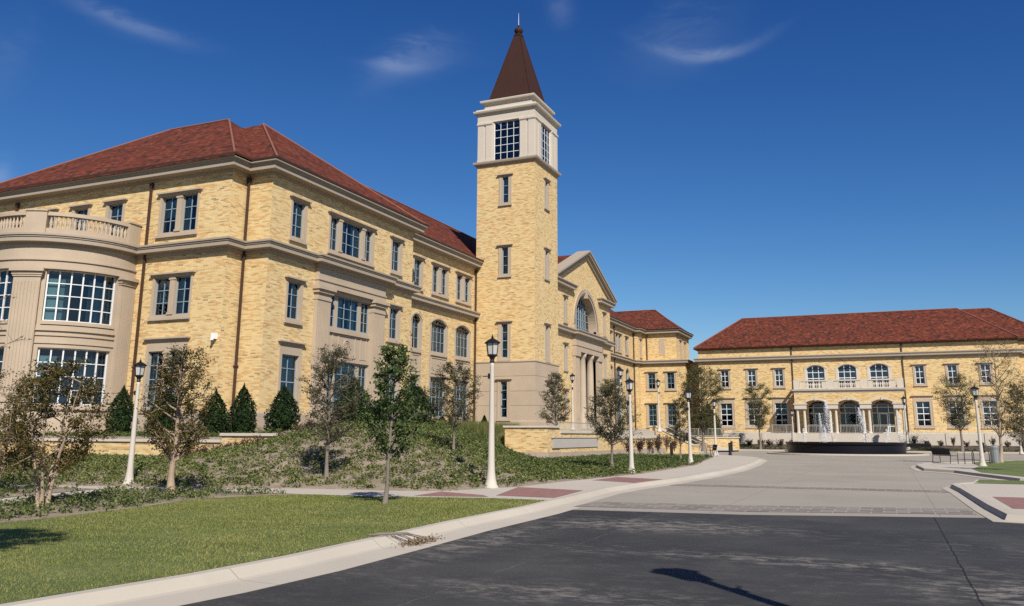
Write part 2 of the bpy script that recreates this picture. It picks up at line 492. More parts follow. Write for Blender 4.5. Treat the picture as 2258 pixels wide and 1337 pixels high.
def concrete_mat(name, base, joint=None, stain=.25, jw=.02):
    k = N(name); x, y, z = k.xyz()
    c = k.mix(k.noise(.22, 5, .6), tuple(b * (1 - stain) for b in base), tuple(b * 1.08 for b in base))
    c = k.mix(k.math('MULTIPLY', k.noise(1.0, 6, .7, k.comb(k.math('MULTIPLY', x, .35), k.math('MULTIPLY', y, 1.6), 0)), .35), c, tuple(b * .74 for b in base))
    c = k.mix(k.math('MULTIPLY', k.math('GREATER_THAN', k.noise(45, 3), .6), .12), c, tuple(b * .6 for b in base))
    if joint:
        g = None
        for a, s_ in ((x, joint[0]), (y, joint[1])):
            q = k.math('LESS_THAN', k.math('FRACT', k.math('DIVIDE', k.math('ADD', a, 100.35), s_)), jw / s_)
            g = q if g is None else k.math('MAXIMUM', g, q)
        c = k.mix(k.math('MULTIPLY', g, .6), c, tuple(b * .4 for b in base))
    k.color(c); k.rough(.88); k.b.inputs['Specular IOR Level'].default_value = .25
    k.bump(k.noise(40, 5, .7), .12, .01)
    return k.m
def paver_mat(name, stops, joint, w, h, jointw=.02, rowoff=.5):
    k = N(name); x, y, z = k.xyz()
    row, cid, gap, fu, fv = k.cells(x, y, w, h, rowoff, jointw, jointw)
    c = k.ramp(k.white(k.comb(cid, row, 2.0)), stops)
    c = k.mix(k.math('MULTIPLY', k.noise(3, 5), .3), c, (.12, .09, .08))
    c = k.mix(k.math('MULTIPLY', gap, .9), c, joint)
    k.color(c); k.rough(.85); k.bump(k.math('SUBTRACT', 1.0, gap), .4, .01)
    return k.m
def soil_mat(name, a, b):
    k = N(name)
    c = k.ramp(k.noise(2.2, 6, .65), [(.3, a), (.62, b)])
    c = k.mix(k.math('MULTIPLY', k.noise(22, 5, .7), .55), c, tuple(q * .45 for q in a))
    k.color(c); k.rough(.95); k.bump(k.noise(18, 6, .7), .7, .04)
    return k.m
def lawn_mat():
    k = N('mown_lawn'); x, y, z = k.xyz()
    band = k.noise(.5, 4, .6, k.comb(k.math('MULTIPLY', x, .5), k.math('MULTIPLY', y, 1.7), 0))
    c = k.ramp(band, [(.3, (.085, .125, .03)), (.5, (.14, .18, .045)), (.68, (.24, .25, .08))])
    c = k.mix(k.math('MULTIPLY', k.noise(28, 5, .75), .6), c, (.03, .05, .012))
    k.color(c); k.rough(.9); k.bump(k.noise(50, 4, .7), .8, .03)
    return k.m
M['asphalt'] = asphalt_mat()
M['drive'] = concrete_mat('drive_concrete', (.36, .325, .272), (4.6, 5.2), .42)
M['walk'] = concrete_mat('walk_concrete', (.47, .42, .355), (3.2, 1.8), .12)
M['kerb'] = concrete_mat('kerb_concrete', (.50, .45, .375), (300, 3.1), .34, .02)
M['red_paver'] = paver_mat('red_paver', [(0, (.26, .115, .095)), (.5, (.31, .145, .12)), (1, (.215, .105, .095))], (.17, .11, .095), .2, .1, .012)
M['cobble'] = paver_mat('dark_cobble', [(0, (.15, .13, .11)), (.5, (.20, .175, .15)), (1, (.25, .22, .185))], (.33, .30, .255), .52, .42, .03)
M['mulch'] = soil_mat('bark_mulch', (.23, .18, .125), (.35, .285, .205))
M['mulch_dark'] = soil_mat('damp_mulch', (.06, .042, .03), (.10, .07, .05))
M['lawn'] = lawn_mat()
M['terrain'] = soil_mat('dry_grass_terrain', (.09, .085, .035), (.15, .14, .06))

# ------------------------------------------------------------------ terrain
EDGE = [(-60, 9), (-40, 13.5), (-30, 16.0), (-24.3, 17.9), (-22.2, 18.7), (-20.1, 19.1), (-18.7, 19.2), (-16.8, 20.1), (-15.7, 20.7), (-13.2, 20.9),
        (-11.5, 21.4), (-10.9, 23.0), (-10.35, 24.4), (-10.2, 27.8), (-9.8, 31.4), (-9.4, 35.1), (-9.5, 41.0), (-9.6, 47), (-10.6, 54), (-11.4, 60.4), (-12.2, 66.2)]
BANK = EDGE + [(-13.5, 69), (-18, 71), (-24, 71), (-40, 71), (-60, 60)]
def inside(x, y, P):
    c = False; j = len(P) - 1
    for i in range(len(P)):
        xi, yi = P[i]; xj, yj = P[j]
        if (yi > y) != (yj > y) and x < (xj - xi) * (y - yi) / (yj - yi) + xi: c = not c
        j = i
    return c
def dist(x, y, L):
    b = 1e9
    for (x1, y1), (x2, y2) in zip(L[:-1], L[1:]):
        dx, dy = x2 - x1, y2 - y1
        t = max(0, min(1, ((x - x1) * dx + (y - y1) * dy) / (dx * dx + dy * dy)))
        b = min(b, math.hypot(x - x1 - t * dx, y - y1 - t * dy))
    return b
def sm(t):
    t = max(0, min(1, t)); return t * t * (3 - 2 * t)
def bank_z(x, y):
    d = dist(x, y, EDGE)
    if not inside(x, y, BANK): return .11 - .35 * d
    k = max(0, min(1, (y - 27) / 24))
    d0 = 11.4 * k; d1 = 9.0 + 5.6 * k
    A = .62 + 1.43 * sm((x + 26.4) / 9.0); B = 1.5 + .55 * sm((x + 25) / 5)
    wd_ = .3 + 5.0 * sm((x + 22.0) / 1.6)
    top = A + (B - A) * max(0, min(1, (y - 28.05 + wd_ * .5 - .15) / wd_))
    if y > 33: top = B + (2.05 - B) * sm((y - 33) / 3)
    t = max(0, min(1, (d - d0) / (d1 - d0)))
    return .13 + .2 * min(1, d / 6) * (1 - sm((y - 38) / 10)) + (top - .33) * (.45 * t + .55 * sm(t))

def flat(name, poly, z, mat, thick=0.0):
    b = MB()
    if thick: b.prism(poly, z - thick, z)
    else: b.quad(*[(x, y, z) for x, y in poly])
    return struct(b.build(name, mat))

flat('ground', [(-2500, -2500), (2500, -2500), (2500, 2500), (-2500, 2500)], -.30, M['terrain'])
flat('drive', [(-24, 17), (60, 17), (60, 110), (-24, 110)], 0.0, M['drive'])
flat('street', [(-6.62, 5.6), (-6.5, 8.7), (-6.42, 10), (-6.62, 11.5), (-6.9, 16.5), (-6.98, 18.9), (-3.0, 19.4), (2.15, 21.1), (2.3, 20.3), (60, 20.1), (60, -60), (-6.62, -60)], .005, M['asphalt'])
flat('paving_band', [(-7.0, 19.85), (-3.1, 20.2), (1.62, 21.75), (1.6, 23.4), (-3.4, 22.0), (-6.95, 21.4)], .005, M['cobble'])
flat('paving_band', [(-7.0, 29.6), (1.6, 29.9), (1.6, 31.0), (-7.0, 30.6)], .005, M['cobble'])

KERB = [(-7.5, -60), (-7.5, 5.6), (-7.25, 7.7), (-7.2, 9.3), (-7.3, 11.5), (-7.45, 14.1), (-7.5, 17.8), (-7.62, 19.5), (-7.7, 21.2), (-7.95, 24.9), (-7.85, 27.4), (-7.5, 31), (-7.3, 35),
        (-7.15, 43), (-7.6, 52), (-8.5, 62.5), (-9.3, 67), (-11.0, 71.0), (-14.0, 74.0), (-19.0, 76.0)]
b = MB()
b.sweep(KERB[:8], [(0, -.1), (0, .135), (.16, .137), (.30, .035), (.36, .022), (.86, .009), (.86, -.1)])
struct(b.build('kerb', M['kerb']))
b = MB()
b.sweep(KERB[7:], [(0, -.1), (0, .135), (.16, .137), (.30, .035), (.36, .022), (.62, .006), (.62, -.1)])
struct(b.build('kerb', M['kerb']))
LAWNTOP = [(-7.62, 19.55), (-9.1, 19.66), (-11.5, 18.82), (-13.5, 18.63), (-14.4, 18.0), (-14.9, 16.5), (-15.0, 15.7), (-14.4, 13.6), (-14.1, 11.8), (-14.06, 10.4), (-13.8, 7), (-13.5, 3), (-13, -14)]
LAWN = [(-7.5, -14), (-7.5, 5.6), (-7.25, 7.7), (-7.2, 9.3), (-7.3, 11.5), (-7.45, 14.1), (-7.5, 17.8)] + LAWNTOP
BED = [(-13.6, 18.64), (-14.4, 18), (-14.9, 16.5), (-15, 15.7), (-14.4, 13.6), (-14.1, 11.8), (-14.06, 10.4), (-13.8, 7), (-14.8, 4), (-16.5, 9), (-17.97, 13.26), (-18.57, 14.97), (-19.33, 17.2), (-18, 18.1), (-15.6, 18.8)]
ISLE = [(-20.35, 17.8), (-22.2, 17.95), (-24.3, 17.1), (-30, 15.1), (-34, 13.5), (-30, 3), (-16.6, 5), (-18, 10), (-19.35, 14.24), (-19.8, 15.78), (-20.1, 17.28)]
WALK = [(-7.62, 19.57)] + KERB[8:] + [(-19, 69)] + [(-13.6, 68.9)] + EDGE[::-1][:-1] + [(-60, 7.6), (-40, 12.0), (-24.3, 17.0), (-16.4, 4), (-14.8, 3.9), (-13.7, 7), (-13.9, 18.5), (-13.5, 18.64), (-11.5, 18.83), (-9.1, 19.68)]
flat('sidewalk', WALK, .13, M['walk'])
flat('lawn', LAWN, .138, M['lawn'])
flat('planting_bed', BED, .142, M['mulch'])
flat('planting_bed', ISLE, .142, M['mulch'])
flat('paver_panel', [(-10.3, 24.2), (-8.05, 23.6), (-7.75, 20.5), (-9.4, 20.62)], .1345, M['red_paver'])
flat('paver_panel', [(-11.35, 21.3), (-9.75, 20.6), (-9.35, 20.05), (-11.2, 19.55)], .1345, M['red_paver'])
flat('paver_panel', [(-9.5, 31.8), (-7.55, 30.9), (-7.75, 28.1), (-9.6, 29.1)], .1345, M['red_paver'])

# bank: gridded slope between the walk and the buildings
xs = np.arange(-60, -8.4, .6); ys = np.arange(6.5, 72, .6)
V = []; idx = {}
F = []
for i, x in enumerate(xs):
    for j, y in enumerate(ys):
        z = bank_z(x, y)
        if z < -1.2: continue
        idx[i, j] = len(V); V.append((x, y, z + (random.Random(i * 997 + j).uniform(-.02, .02) if z > .2 else 0)))
for i in range(len(xs) - 1):
    for j in range(len(ys) - 1):
        q = [(i, j), (i + 1, j), (i + 1, j + 1), (i, j + 1)]
        if all(p in idx for p in q): F.append([idx[p] for p in q])
o = np_mesh('bank', V, F, M['mulch']); struct(o)
o.data.polygons.foreach_set("use_smooth", [True] * len(F))

# right-hand islands
I1 = [(2.05, 20.3), (1.95, 23), (1.85, 29.7), (1.75, 32.2), (1.95, 33.3), (2.5, 34.0), (2.8, 36.4), (60, 36.4), (60, 20.3)]
flat('sidewalk', I1, .13, M['walk'], .2)
flat('paver_panel', [(2.35, 22.1), (60, 22.1), (60, 26.2), (2.35, 26.2)], .1345, M['red_paver'])
flat('grass_strip', [(2.5, 33.5), (60, 33.5), (60, 36.3), (2.9, 36.3)], .138, M['lawn'])
b = MB(); b.sweep([(2.5, 34.0), (1.95, 33.3), (1.75, 32.2), (1.85, 29.7), (1.95, 23), (2.05, 20.3), (2.6, 20.15), (60, 20.1)], [(-.22, .1), (-.2, .145), (0, .145), (.06, .03), (.3, .012), (.3, -.1)])
struct(b.build('kerb', M['kerb']))
I2 = [(1.5, 57.6), (1.25, 53.2), (1.45, 47.5), (2.66, 45.7), (3.2, 43.2), (4.4, 38.0), (6, 37.0), (60, 37.0), (60, 70), (7.5, 68), (4.5, 62)]
flat('sidewalk', I2, .13, M['walk'], .2)
flat('grass_strip', [(3.6, 48.8), (3.6, 43.9), (4.9, 39.6), (60, 39), (60, 70), (7.6, 67.6), (4.7, 61.5), (4.4, 57.6), (4.36, 53.2)], .138, M['lawn'])
b = MB(); b.sweep([(7.5, 68), (4.5, 62), (1.5, 57.6), (1.25, 53.2), (1.45, 47.5), (2.66, 45.7), (3.2, 43.2), (4.4, 38.0), (6, 37.0), (60, 36.9)], [(-.22, .1), (-.2, .145), (0, .145), (.06, .03), (.35, .012), (.35, -.1)])
struct(b.build('kerb', M['kerb']))
# far side: walk, sloping bed
flat('sidewalk', [(-24, 103), (-16, 105.2), (60, 105.2), (60, 108), (-24, 108)], .12, M['walk'], .2)
b = MB()
for x0, x1 in zip(range(-24, 60, 4), range(-20, 64, 4)):
    for (y0, z0), (y1, z1) in zip([(108, .13), (109.5, .32), (111, .55), (112.6, .72)][:-1], [(109.5, .32), (111, .55), (112.6, .72)]):
        b.quad((x0, y0, z0), (x1, y0, z0), (x1, y1, z1), (x0, y1, z1))
struct(b.build('planting_bed', M['mulch_dark']))

# ------------------------------------------------------------------ windows
LF = lambda s, z, d: (s, d, z)
UNITS = {}
def arc_pts(a, b, zs, rise, n=14):
    h = (b - a) / 2; m = (a + b) / 2
    if rise <= 0: return [(a, zs), (b, zs)]
    rad = (h * h + rise * rise) / (2 * rise); zc = zs + rise - rad
    return [(a + (b - a) * i / n, zc + math.sqrt(max(0, rad * rad - (a + (b - a) * i / n - m) ** 2))) for i in range(n + 1)]
def make_unit(key, lights, outer, lintel=True, sill=True, frieze=0, orise=0, frame='frame', stone='stone', proud=.035, depth=.24, panels=(), curtain=1, ext=None):
    """lights: (s0,s1,z0,z1,rise,nx,ny); outer: (S0,S1,Z0,Z1), all relative to the unit's origin"""
    S0, S1, Z0, Z1 = outer
    f = lambda s, z, d: (s, d - proud, z)
    b = MB()
    zt = Z1
    arched = any(l[4] > 0 for l in lights)
    if arched:
        zs = max(l[3] for l in lights); l0 = [l for l in lights if l[4] > 0][0]
        b.plate(f, S0, S1, Z0, zs, [(l[0], l[1], l[2], min(l[3], zs), 0) for l in lights], depth + proud)
        inn = arc_pts(l0[0], l0[1], zs, l0[4]); ou = arc_pts(S0, S1, zs, orise)
        for (p, q), (u, w) in zip(zip(inn[:-1], inn[1:]), zip(ou[:-1], ou[1:])):
            b.quad(f(*p, 0), f(*q, 0), f(*w, 0), f(*u, 0))
            b.quad(f(*p, 0), f(*p, depth + proud), f(*q, depth + proud), f(*q, 0))
            b.quad(f(*u, 0), f(*w, 0), f(*w, .15), f(*u, .15))
            # moulding around the arch head
            e = 1.0
            o1 = (u[0] + (u[0] - p[0]) * .0, u[1] + .0); o2 = w
            b.quad(f(u[0], u[1], -.05), f(w[0], w[1], -.05), f(w[0] * .93 + q[0] * .07, w[1] - .09, -.05), f(u[0] * .93 + p[0] * .07, u[1] - .09, -.05))
            b.quad(f(u[0], u[1], -.05), f(u[0], u[1], .02), f(w[0], w[1], .02), f(w[0], w[1], -.05))
            b.quad(f(u[0] * .93 + p[0] * .07, u[1] - .09, -.05), f(w[0] * .93 + q[0] * .07, w[1] - .09, -.05), f(w[0] * .93 + q[0] * .07, w[1] - .09, .01), f(u[0] * .93 + p[0] * .07, u[1] - .09, .01))
        zt = zs
    else:
        b.plate(f, S0, S1, Z0, Z1, [l[:4] + (0,) for l in lights], depth + proud)
    for a in (S0, S1):
        b.quad(f(a, Z0, 0), f(a, Z0, .15), f(a, zt, .15), f(a, zt, 0))
    b.quad(f(S0, Z1, 0), f(S1, Z1, 0), f(S1, Z1, .15), f(S0, Z1, .15)); b.quad(f(S0, Z0, 0), f(S1, Z0, 0), f(S1, Z0, .15), f(S0, Z0, .15))
    if not arched and Z1 - max(l[3] for l in lights) < .8 and not panels:
        e = .09                                     # raised outer fillet
        for a0, a1, c0, c1 in ((S0, S0 + e, Z0 + .1, Z1), (S1 - e, S1, Z0 + .1, Z1)):
            b.fbox(f, a0 + .002, a1, c0, c1 - .15, -.025, 0)
    if lintel:
        zl = Z1 + frieze
        if frieze: b.fbox(f, S0 + .02, S1 - .02, Z1 + .002, zl - .12, .0, .15)
        b.fbox(f, S0 - .10, S1 + .10, zl - .12, zl - .045, -.11, .15); b.fbox(f, S0 - .17, S1 + .17, zl - .045, zl + .04, -.19, .15)
        b.fbox(f, S0 - .03, S1 + .03, zl - .19, zl - .122, -.05, .1)
    if sill:
        b.fbox(f, S0 - .05, S1 + .05, Z0 - .002, Z0 + .13, -.11, .02); b.fbox(f, S0 - .02, S1 + .02, Z0 - .07, Z0 - .004, -.05, .02)
    ls = sorted(lights, key=lambda l: l[0])
    for l, r in zip(ls[:-1], ls[1:]):               # mullion caps and bases
        if r[0] - l[1] > .2 and abs(l[2] - r[2]) < .3:
            b.fbox(f, l[1] - .03, r[0] + .03, max(l[3], r[3]) - .16, max(l[3], r[3]) - .05, -.05, .1)
            b.fbox(f, l[1] - .03, r[0] + .03, l[2] + .004, l[2] + .12, -.05, .1)
            b.fbox(f, l[1] + .05, r[0] - .05, l[2] + .13, max(l[3], r[3]) - .17, -.02, .02)
    for (a0, a1, c0, c1) in panels:                 # sunk stone panels: raised rim
        for q in ((a0, a1, c1 - .07, c1), (a0, a1, c0, c0 + .07), (a0, a0 + .07, c0 + .071, c1 - .071), (a1 - .07, a1, c0 + .071, c1 - .071)):
            b.fbox(f, *q, -.045, .02)
    if ext: ext(b, f)
    w = b.build('window', M[stone])
    rnd = random.Random(hash(key) % 1000 if not isinstance(key, str) else sum(map(ord, key)))
    for (s0, s1, z0, z1, rise, nx, ny) in lights:
        fr = MB(); pa = MB(); cu = MB(); it = MB()
        d0, d1 = depth - .10, depth - .03; t = .055
        fr.fbox(LF, s0, s0 + t, z0, z1, d0, d1); fr.fbox(LF, s1 - t, s1, z0, z1, d0, d1); fr.fbox(LF, s0 + t, s1 - t, z0, z0 + t, d0, d1)
        ap = arc_pts(s0, s1, z1, rise)
        if rise <= 0: fr.fbox(LF, s0 + t, s1 - t, z1 - t, z1, d0, d1)
        else:
            for p, q in zip(ap[:-1], ap[1:]):
                fr.quad(LF(*p, d0), LF(*q, d0), LF(q[0], q[1] - .06, d0), LF(p[0], p[1] - .06, d0))
        topat = lambda s: z1 if rise <= 0 else min((abs(p[0] - s), p[1]) for p in ap)[1]
        mid = 1 + ny // 2 if ny > 2 else 0
        for i in range(1, nx):
            s = s0 + (s1 - s0) * i / nx; bw = .038 if frame == 'frame_white' else .019
            fr.fbox(LF, s - bw, s + bw, z0 + t, topat(s) - (.0 if rise > 0 else t), d0 + .012, d1)
        for j in range(1, ny):
            z = z0 + (z1 + rise * .6 - z0) * j / ny; hw = (.028 if (j == ny // 2 and ny % 2 == 0) else .019) + (.018 if frame == 'frame_white' else 0)
            if z < z1 + rise * .3: fr.fbox(LF, s0 + t, s1 - t, z - hw, z + hw, d0 + .008, d1 - .004)
        n = len(pa.v); pts = [(s0, z0), (s1, z0)] + ap[::-1]
        pa.v += [LF(a, c, d1 - .02) for a, c in pts]; pa.f.append(tuple(range(n, n + len(pts))))
        zt = z1 + rise
        q = lambda *a: it.quad(*a)
        D = depth + 1.1; S_, T_ = s0 - .0, s1 + .0
        q(LF(S_, z0, D), LF(T_, z0, D), LF(T_, zt, D), LF(S_, zt, D))
        q(LF(S_, z0, depth), LF(S_, z0, D), LF(S_, zt, D), LF(S_, zt, depth)); q(LF(T_, z0, depth), LF(T_, z0, D), LF(T_, zt, D), LF(T_, zt, depth))
        q(LF(S_, z0, depth), LF(T_, z0, depth), LF(T_, z0, D), LF(S_, z0, D)); q(LF(S_, zt, depth), LF(T_, zt, depth), LF(T_, zt, D), LF(S_, zt, D))
        if curtain:
            W = s1 - s0; cz0 = z0 + (zt - z0) * rnd.choice((0, 0, .30, .45)) if curtain == 1 else z0
            spans = [(s0, s0 + W * .34), (s1 - W * .36, s1)] if rnd.random() < .45 or curtain == 2 else [(s0, s1)]
            if spans[0][1] < s1: cz0 = z0
            for a, e in spans:
                k = max(6, int((e - a) / .045)); zt2 = z1 - .12
                for i in range(k):
                    x1, x2 = a + (e - a) * i / k, a + (e - a) * (i + 1) / k
                    y1, y2 = depth + .10 + .035 * (i % 2), depth + .10 + .035 * ((i + 1) % 2)
                    cu.quad(LF(x1, cz0, y1), LF(x2, cz0, y2), LF(x2, zt2, y2), LF(x1, zt2, y1))
        for m_, nm, mt in ((fr, 'frame', frame), (pa, 'pane', 'glass'), (cu, 'curtain', 'curtain'), (it, 'interior', 'interior')):
            if not m_.f: continue
            o = m_.build(nm, M[mt]); o.parent = w
    hole = (S0 + .03, S1 - .03, Z0 + .03, zt_out(lights, Z1, arched) - .03, max(0, orise - .02) if arched else 0)
    UNITS[key] = [w, hole, False]
def zt_out(lights, Z1, arched): return max(l[3] for l in lights) if arched else Z1
def put(parent, key, axis, s, plane, z):
    u = UNITS[key]
    if u[2]: w = copy_tree(u[0], parent)
    else: w = u[0]; w.parent = parent; u[2] = True
    base = BASE[parent.name]
    p = (s, plane, z) if axis == 'Y' else (plane, s, z)
    w.location = Vector(p) - Vector(base); w.rotation_euler = (0, 0, 0 if axis == 'Y' else R(90))
    h = u[1]
    return (s + h[0], s + h[1], z + h[2], z + h[3], h[4])
def pad(w, sw=.34): return (-w / 2 - sw, w / 2 + sw)

# origin of every unit: centre of the light group, z = lowest glass edge
W3H = 2.12
def single(key, w, h, nx=2, ny=3, sw=.33, frieze=0, **k):
    make_unit(key, [(-w / 2, w / 2, 0, h, 0, nx, ny)], (-w / 2 - sw, w / 2 + sw, -.3, h + .2), frieze=frieze, **k)
def double(key, w, gap, h, ny=3, nx=2, sw=.36, frieze=0, **k):
    make_unit(key, [(-gap / 2 - w, -gap / 2, 0, h, 0, nx, ny), (gap / 2, gap / 2 + w, 0, h, 0, nx, ny)], (-gap / 2 - w - sw, gap / 2 + w + sw, -.3, h + .2), frieze=frieze, **k)
single('s3', 1.12, W3H, sw=.20)
single('s2', 1.12, 2.10, sw=.20)
single('s1', 1.5, 3.0, 2, 4, .24, .52)
double('d3', 1.12, .38, W3H, sw=.15)
double('d2', 1.12, .38, 2.12, sw=.15)
double('d1', 1.12, .38, 3.05, 4, 2, .17, .5)
double('c3', .98, .48, W3H, 3, 2, .20)
single('n4', .58, 2.38, 1, 3, .30)            # tower slits
single('n3', .58, 2.90, 1, 4, .30)
single('ntall', .58, 3.0, 1, 4, .30)
single('ent3', .60, 2.3, 1, 3, .26)
make_unit('t3', [(-2.35, -1.47, 0, W3H, 0, 2, 3), (-1.12, 1.12, 0, W3H, 0, 3, 3), (1.47, 2.35, 0, W3H, 0, 2, 3)], (-2.55, 2.55, -.3, W3H + .2))

# ------------------------------------------------------------------ the long hall on the left
HB = (-40.0, 70.0, 2.0)
hall = world_thing('campus_hall', 'long three-storey yellow brick hall with red hipped roofs and curved stone bay', 'building', HB)
BELT = [(0, 11.40), (.07, 11.40), (.10, 11.60), (.44, 11.63), (.44, 11.84), (.49, 11.86), (.49, 11.93), (.55, 11.95), (.55, 12.05), (0, 12.13)]
CORN = [(0, 15.90), (.07, 15.90), (.10, 16.05), (.56, 16.08), (.56, 16.31), (.63, 16.33), (.63, 16.42), (.75, 16.46), (.75, 16.57), (0, 16.63)]

# front block (faces the viewer)
hA = []
for s in (-35.93, -50.3):
    for k, z in (('d3', 12.80), ('d2', 8.07), ('d1', 3.02)): hA.append(put(hall, k, 'Y', s, 35.2, z))
for s in (-40.9, -43.75, -46.6): hA.append(put(hall, 's3', 'Y', s, 35.2, 12.80))
b = MB(); b.plate(FY(35.2), -53, -32.25, 2.0, 16.0, hA, .2)
b.plate(FX(-32.25), 35.2, 36.55, 2.0, 16.0); b.plate(FXn(-53), 35.2, 51, 2, 16.0); b.plate(FYb(51), -53, -48, 2, 16)
b.build('wall', M['brick'], hall)
# pavilion
hB = []
for s in (38.98, 49.9): hB += [put(hall, 's3', 'X', s, -30.55, 12.78), put(hall, 's2', 'X', s, -30.55, 8.05), put(hall, 's1', 'X', s, -30.55, 3.0)]
hB.append(put(hall, 't3', 'X', 44.48, -30.55, 12.76))
b = MB(); b.plate(FX(-30.55), 36.55, 52.2, 2.0, 16.0, hB + [(41.0, 48.2, 2.1, 11.3, 0)], .2)
b.plate(FY(36.55), -32.25, -30.55, 2, 16); b.plate(FYb(52.2), -32.35, -30.55, 2, 16)
b.build('wall', M['brick'], hall)
# carved stone frame in the pavilion with its own windows
def medal(b, f):
    for r0, r1, d in ((.46, .36, -.06), (.30, .22, -.05)):
        for i in range(24):
            a, c = 2 * math.pi * i / 24, 2 * math.pi * (i + 1) / 24
            P = lambda r, t, dd: f(r * math.cos(t) * .8, -1.05 + r * math.sin(t), dd)
            b.quad(P(r0, a, d), P(r0, c, d), P(r1, c, d), P(r1, a, d)); b.quad(P(r0, a, d), P(r0, c, d), P(r0, c, 0), P(r0, a, 0)); b.quad(P(r1, a, d), P(r1, c, d), P(r1, c, 0), P(r1, a, 0))
    b.fbox(f, -.08, .08, -1.22, -.90, -.05, 0)
tri = [(-2.3, -1.45, 0, 1.95, 0, 2, 3), (-1.12, 1.12, 0, 1.95, 0, 3, 3), (1.45, 2.3, 0, 1.95, 0, 2, 3)]
tri1 = [(a, c, -5.05, -2.05, 0, n, 4) for a, c, _, _, _, n, _ in tri]
make_unit('frame_bay', tri + tri1, (-2.45, 2.45, -5.95, 2.25), lintel=False, sill=False, proud=-.12, panels=((-.95, .95, -1.75, -.35), (-2.2, -1.5, -1.75, -.35), (1.5, 2.2, -1.75, -.35)), ext=medal)
put(hall, 'frame_bay', 'X', 44.57, -30.55, 8.05)
b = MB(); f = FX(-30.55)
for s0 in (40.85, 46.98):
    s1 = s0 + 1.33
    b.fbox(f, s0, s1, 2.0, 9.45, -.28, .3)
    for i in range(7):
        c = s0 + .17 + i * .165; b.fbox(f, c - .05, c + .05, 3.4, 9.1, -.315, -.28)
    b.fbox(f, s0 - .03, s1 + .03, 9.45, 9.62, -.33, .3); b.fbox(f, s0 + .02, s1 - .02, 9.62, 9.86, -.30, .3)
    b.fbox(f, s0 - .10, s1 + .10, 9.86, 10.06, -.42, .3); b.fbox(f, s0 - .18, s1 + .18, 10.06, 10.26, -.54, .3)
    b.fbox(f, s0 - .08, s1 + .08, 2.0, 2.8, -.40, .3); b.fbox(f, s0 - .05, s1 + .05, 2.8, 3.05, -.35, .3)
b.fbox(f, 40.87, 48.29, 10.262, 10.62, -.30, .25); b.fbox(f, 40.83, 48.33, 10.62, 10.70, -.36, .25); b.fbox(f, 40.87, 48.29, 10.70, 11.42, -.28, .25)
b.fbox(f, 42.18, 46.98, 10.0, 10.262, -.10, .25)
b.fbox(f, 42.18, 46.98, 6.02, 6.25, -.02, .02); b.fbox(f, 42.18, 46.98, 7.72, 7.90, -.02, .03); b.fbox(f, 42.18, 46.98, 2.0, 2.75, -.05, .2)
b.build('stone_frame', M['stone'], hall)
# recessed range up to the tower, and its mirror image beyond the entrance
def arched_unit(key, w, ow, nx):
    make_unit(key, [(-w / 2, w / 2, 0, 2.2, .36, nx, 3), (-w / 2, w / 2, -5.0, -2.0, 0, nx, 4)], (-ow / 2, ow / 2, -5.35, 2.2), lintel=False, sill=False, orise=.52,
              panels=((-w / 2, w / 2, -1.72, -.45),), ext=lambda b, f: (b.fbox(f, -w / 2 - .12, w / 2 + .12, -.32, -.18, -.12, .02), b.fbox(f, -w / 2 - .12, w / 2 + .12, -1.98, -1.86, -.06, .02)))
arched_unit('a2', 2.45, 3.0, 4); arched_unit('a1', 1.2, 1.75, 2)
hC = []
for s in (63.88, 59.68): hC += [put(hall, 'c3', 'X', s, -32.35, 12.80), put(hall, 'a2', 'X', s, -32.35, 8.05)]
hC += [put(hall, 's3', 'X', 56.1, -32.35, 12.80), put(hall, 'a1', 'X', 56.05, -32.35, 8.05)]
b = MB(); b.plate(FX(-32.35), 52.2, 66.25, 2, 16, hC, .2); b.build('wall', M['brick'], hall)
hD = []
for s in (105.8, 110.0): hD += [put(hall, 'c3', 'X', s, -32.35, 12.80), put(hall, 'a2', 'X', s, -32.35, 8.05)]
hD += [put(hall, 's3', 'X', 114.0, -32.35, 12.80), put(hall, 'a1', 'X', 114.0, -32.35, 8.05)]
b = MB(); b.plate(FX(-32.35), 93.6, 117.5, 2, 16, hD, .2)
b.plate(FXn(-48), 51, 133, 2, 16); b.build('wall', M['brick'], hall)
# end wing
single('w2', 1.0, 2.2, 2, 3, .3); single('w1', 1.15, 2.95, 2, 4, .3)
hW = []
for s in (-30.1, -27.4): hW += [put(hall, 'w2', 'Y', s, 118.65, 8.1), put(hall, 'w1', 'Y', s, 118.65, 3.0)]
b = MB(); b.plate(FY(118.65), -31.7, -25.3, .3, 11.95, hW, .2); b.plate(FX(-25.3), 118.65, 126, .3, 11.95); b.quad((-31.7, 118.65, 11.95), (-25.3, 118.65, 11.95), (-25.3, 133, 11.95), (-31.7, 133, 11.95))
b.plate(FY(117.5), -32.35, -31.7, 2, 16)
hU = [put(hall, 'ent3', 'X', 119.0, -31.7, 12.78)]
b.plate(FX(-31.7), 117.5, 120.4, 2, 16, hU, .2); b.plate(FY(120.4), -31.7, -26.85, 11.95, 16.0)
hU = [put(hall, 'ent3', 'X', s, -26.85, 12.78) for s in (123.0, 126.0)]
b.plate(FX(-26.85), 120.4, 129, 11.95, 16.0, hU, .2)
b.plate(FY(121.5), -25.3, -23.2, .3, 11.95)
b.build('wall', M['brick'], hall)
b = MB(); b.fbox(FY(120.4), -29.3, -28.5, 12.9, 15.3, -.03, .05); b.build('blind_panel', M['stone'], hall)
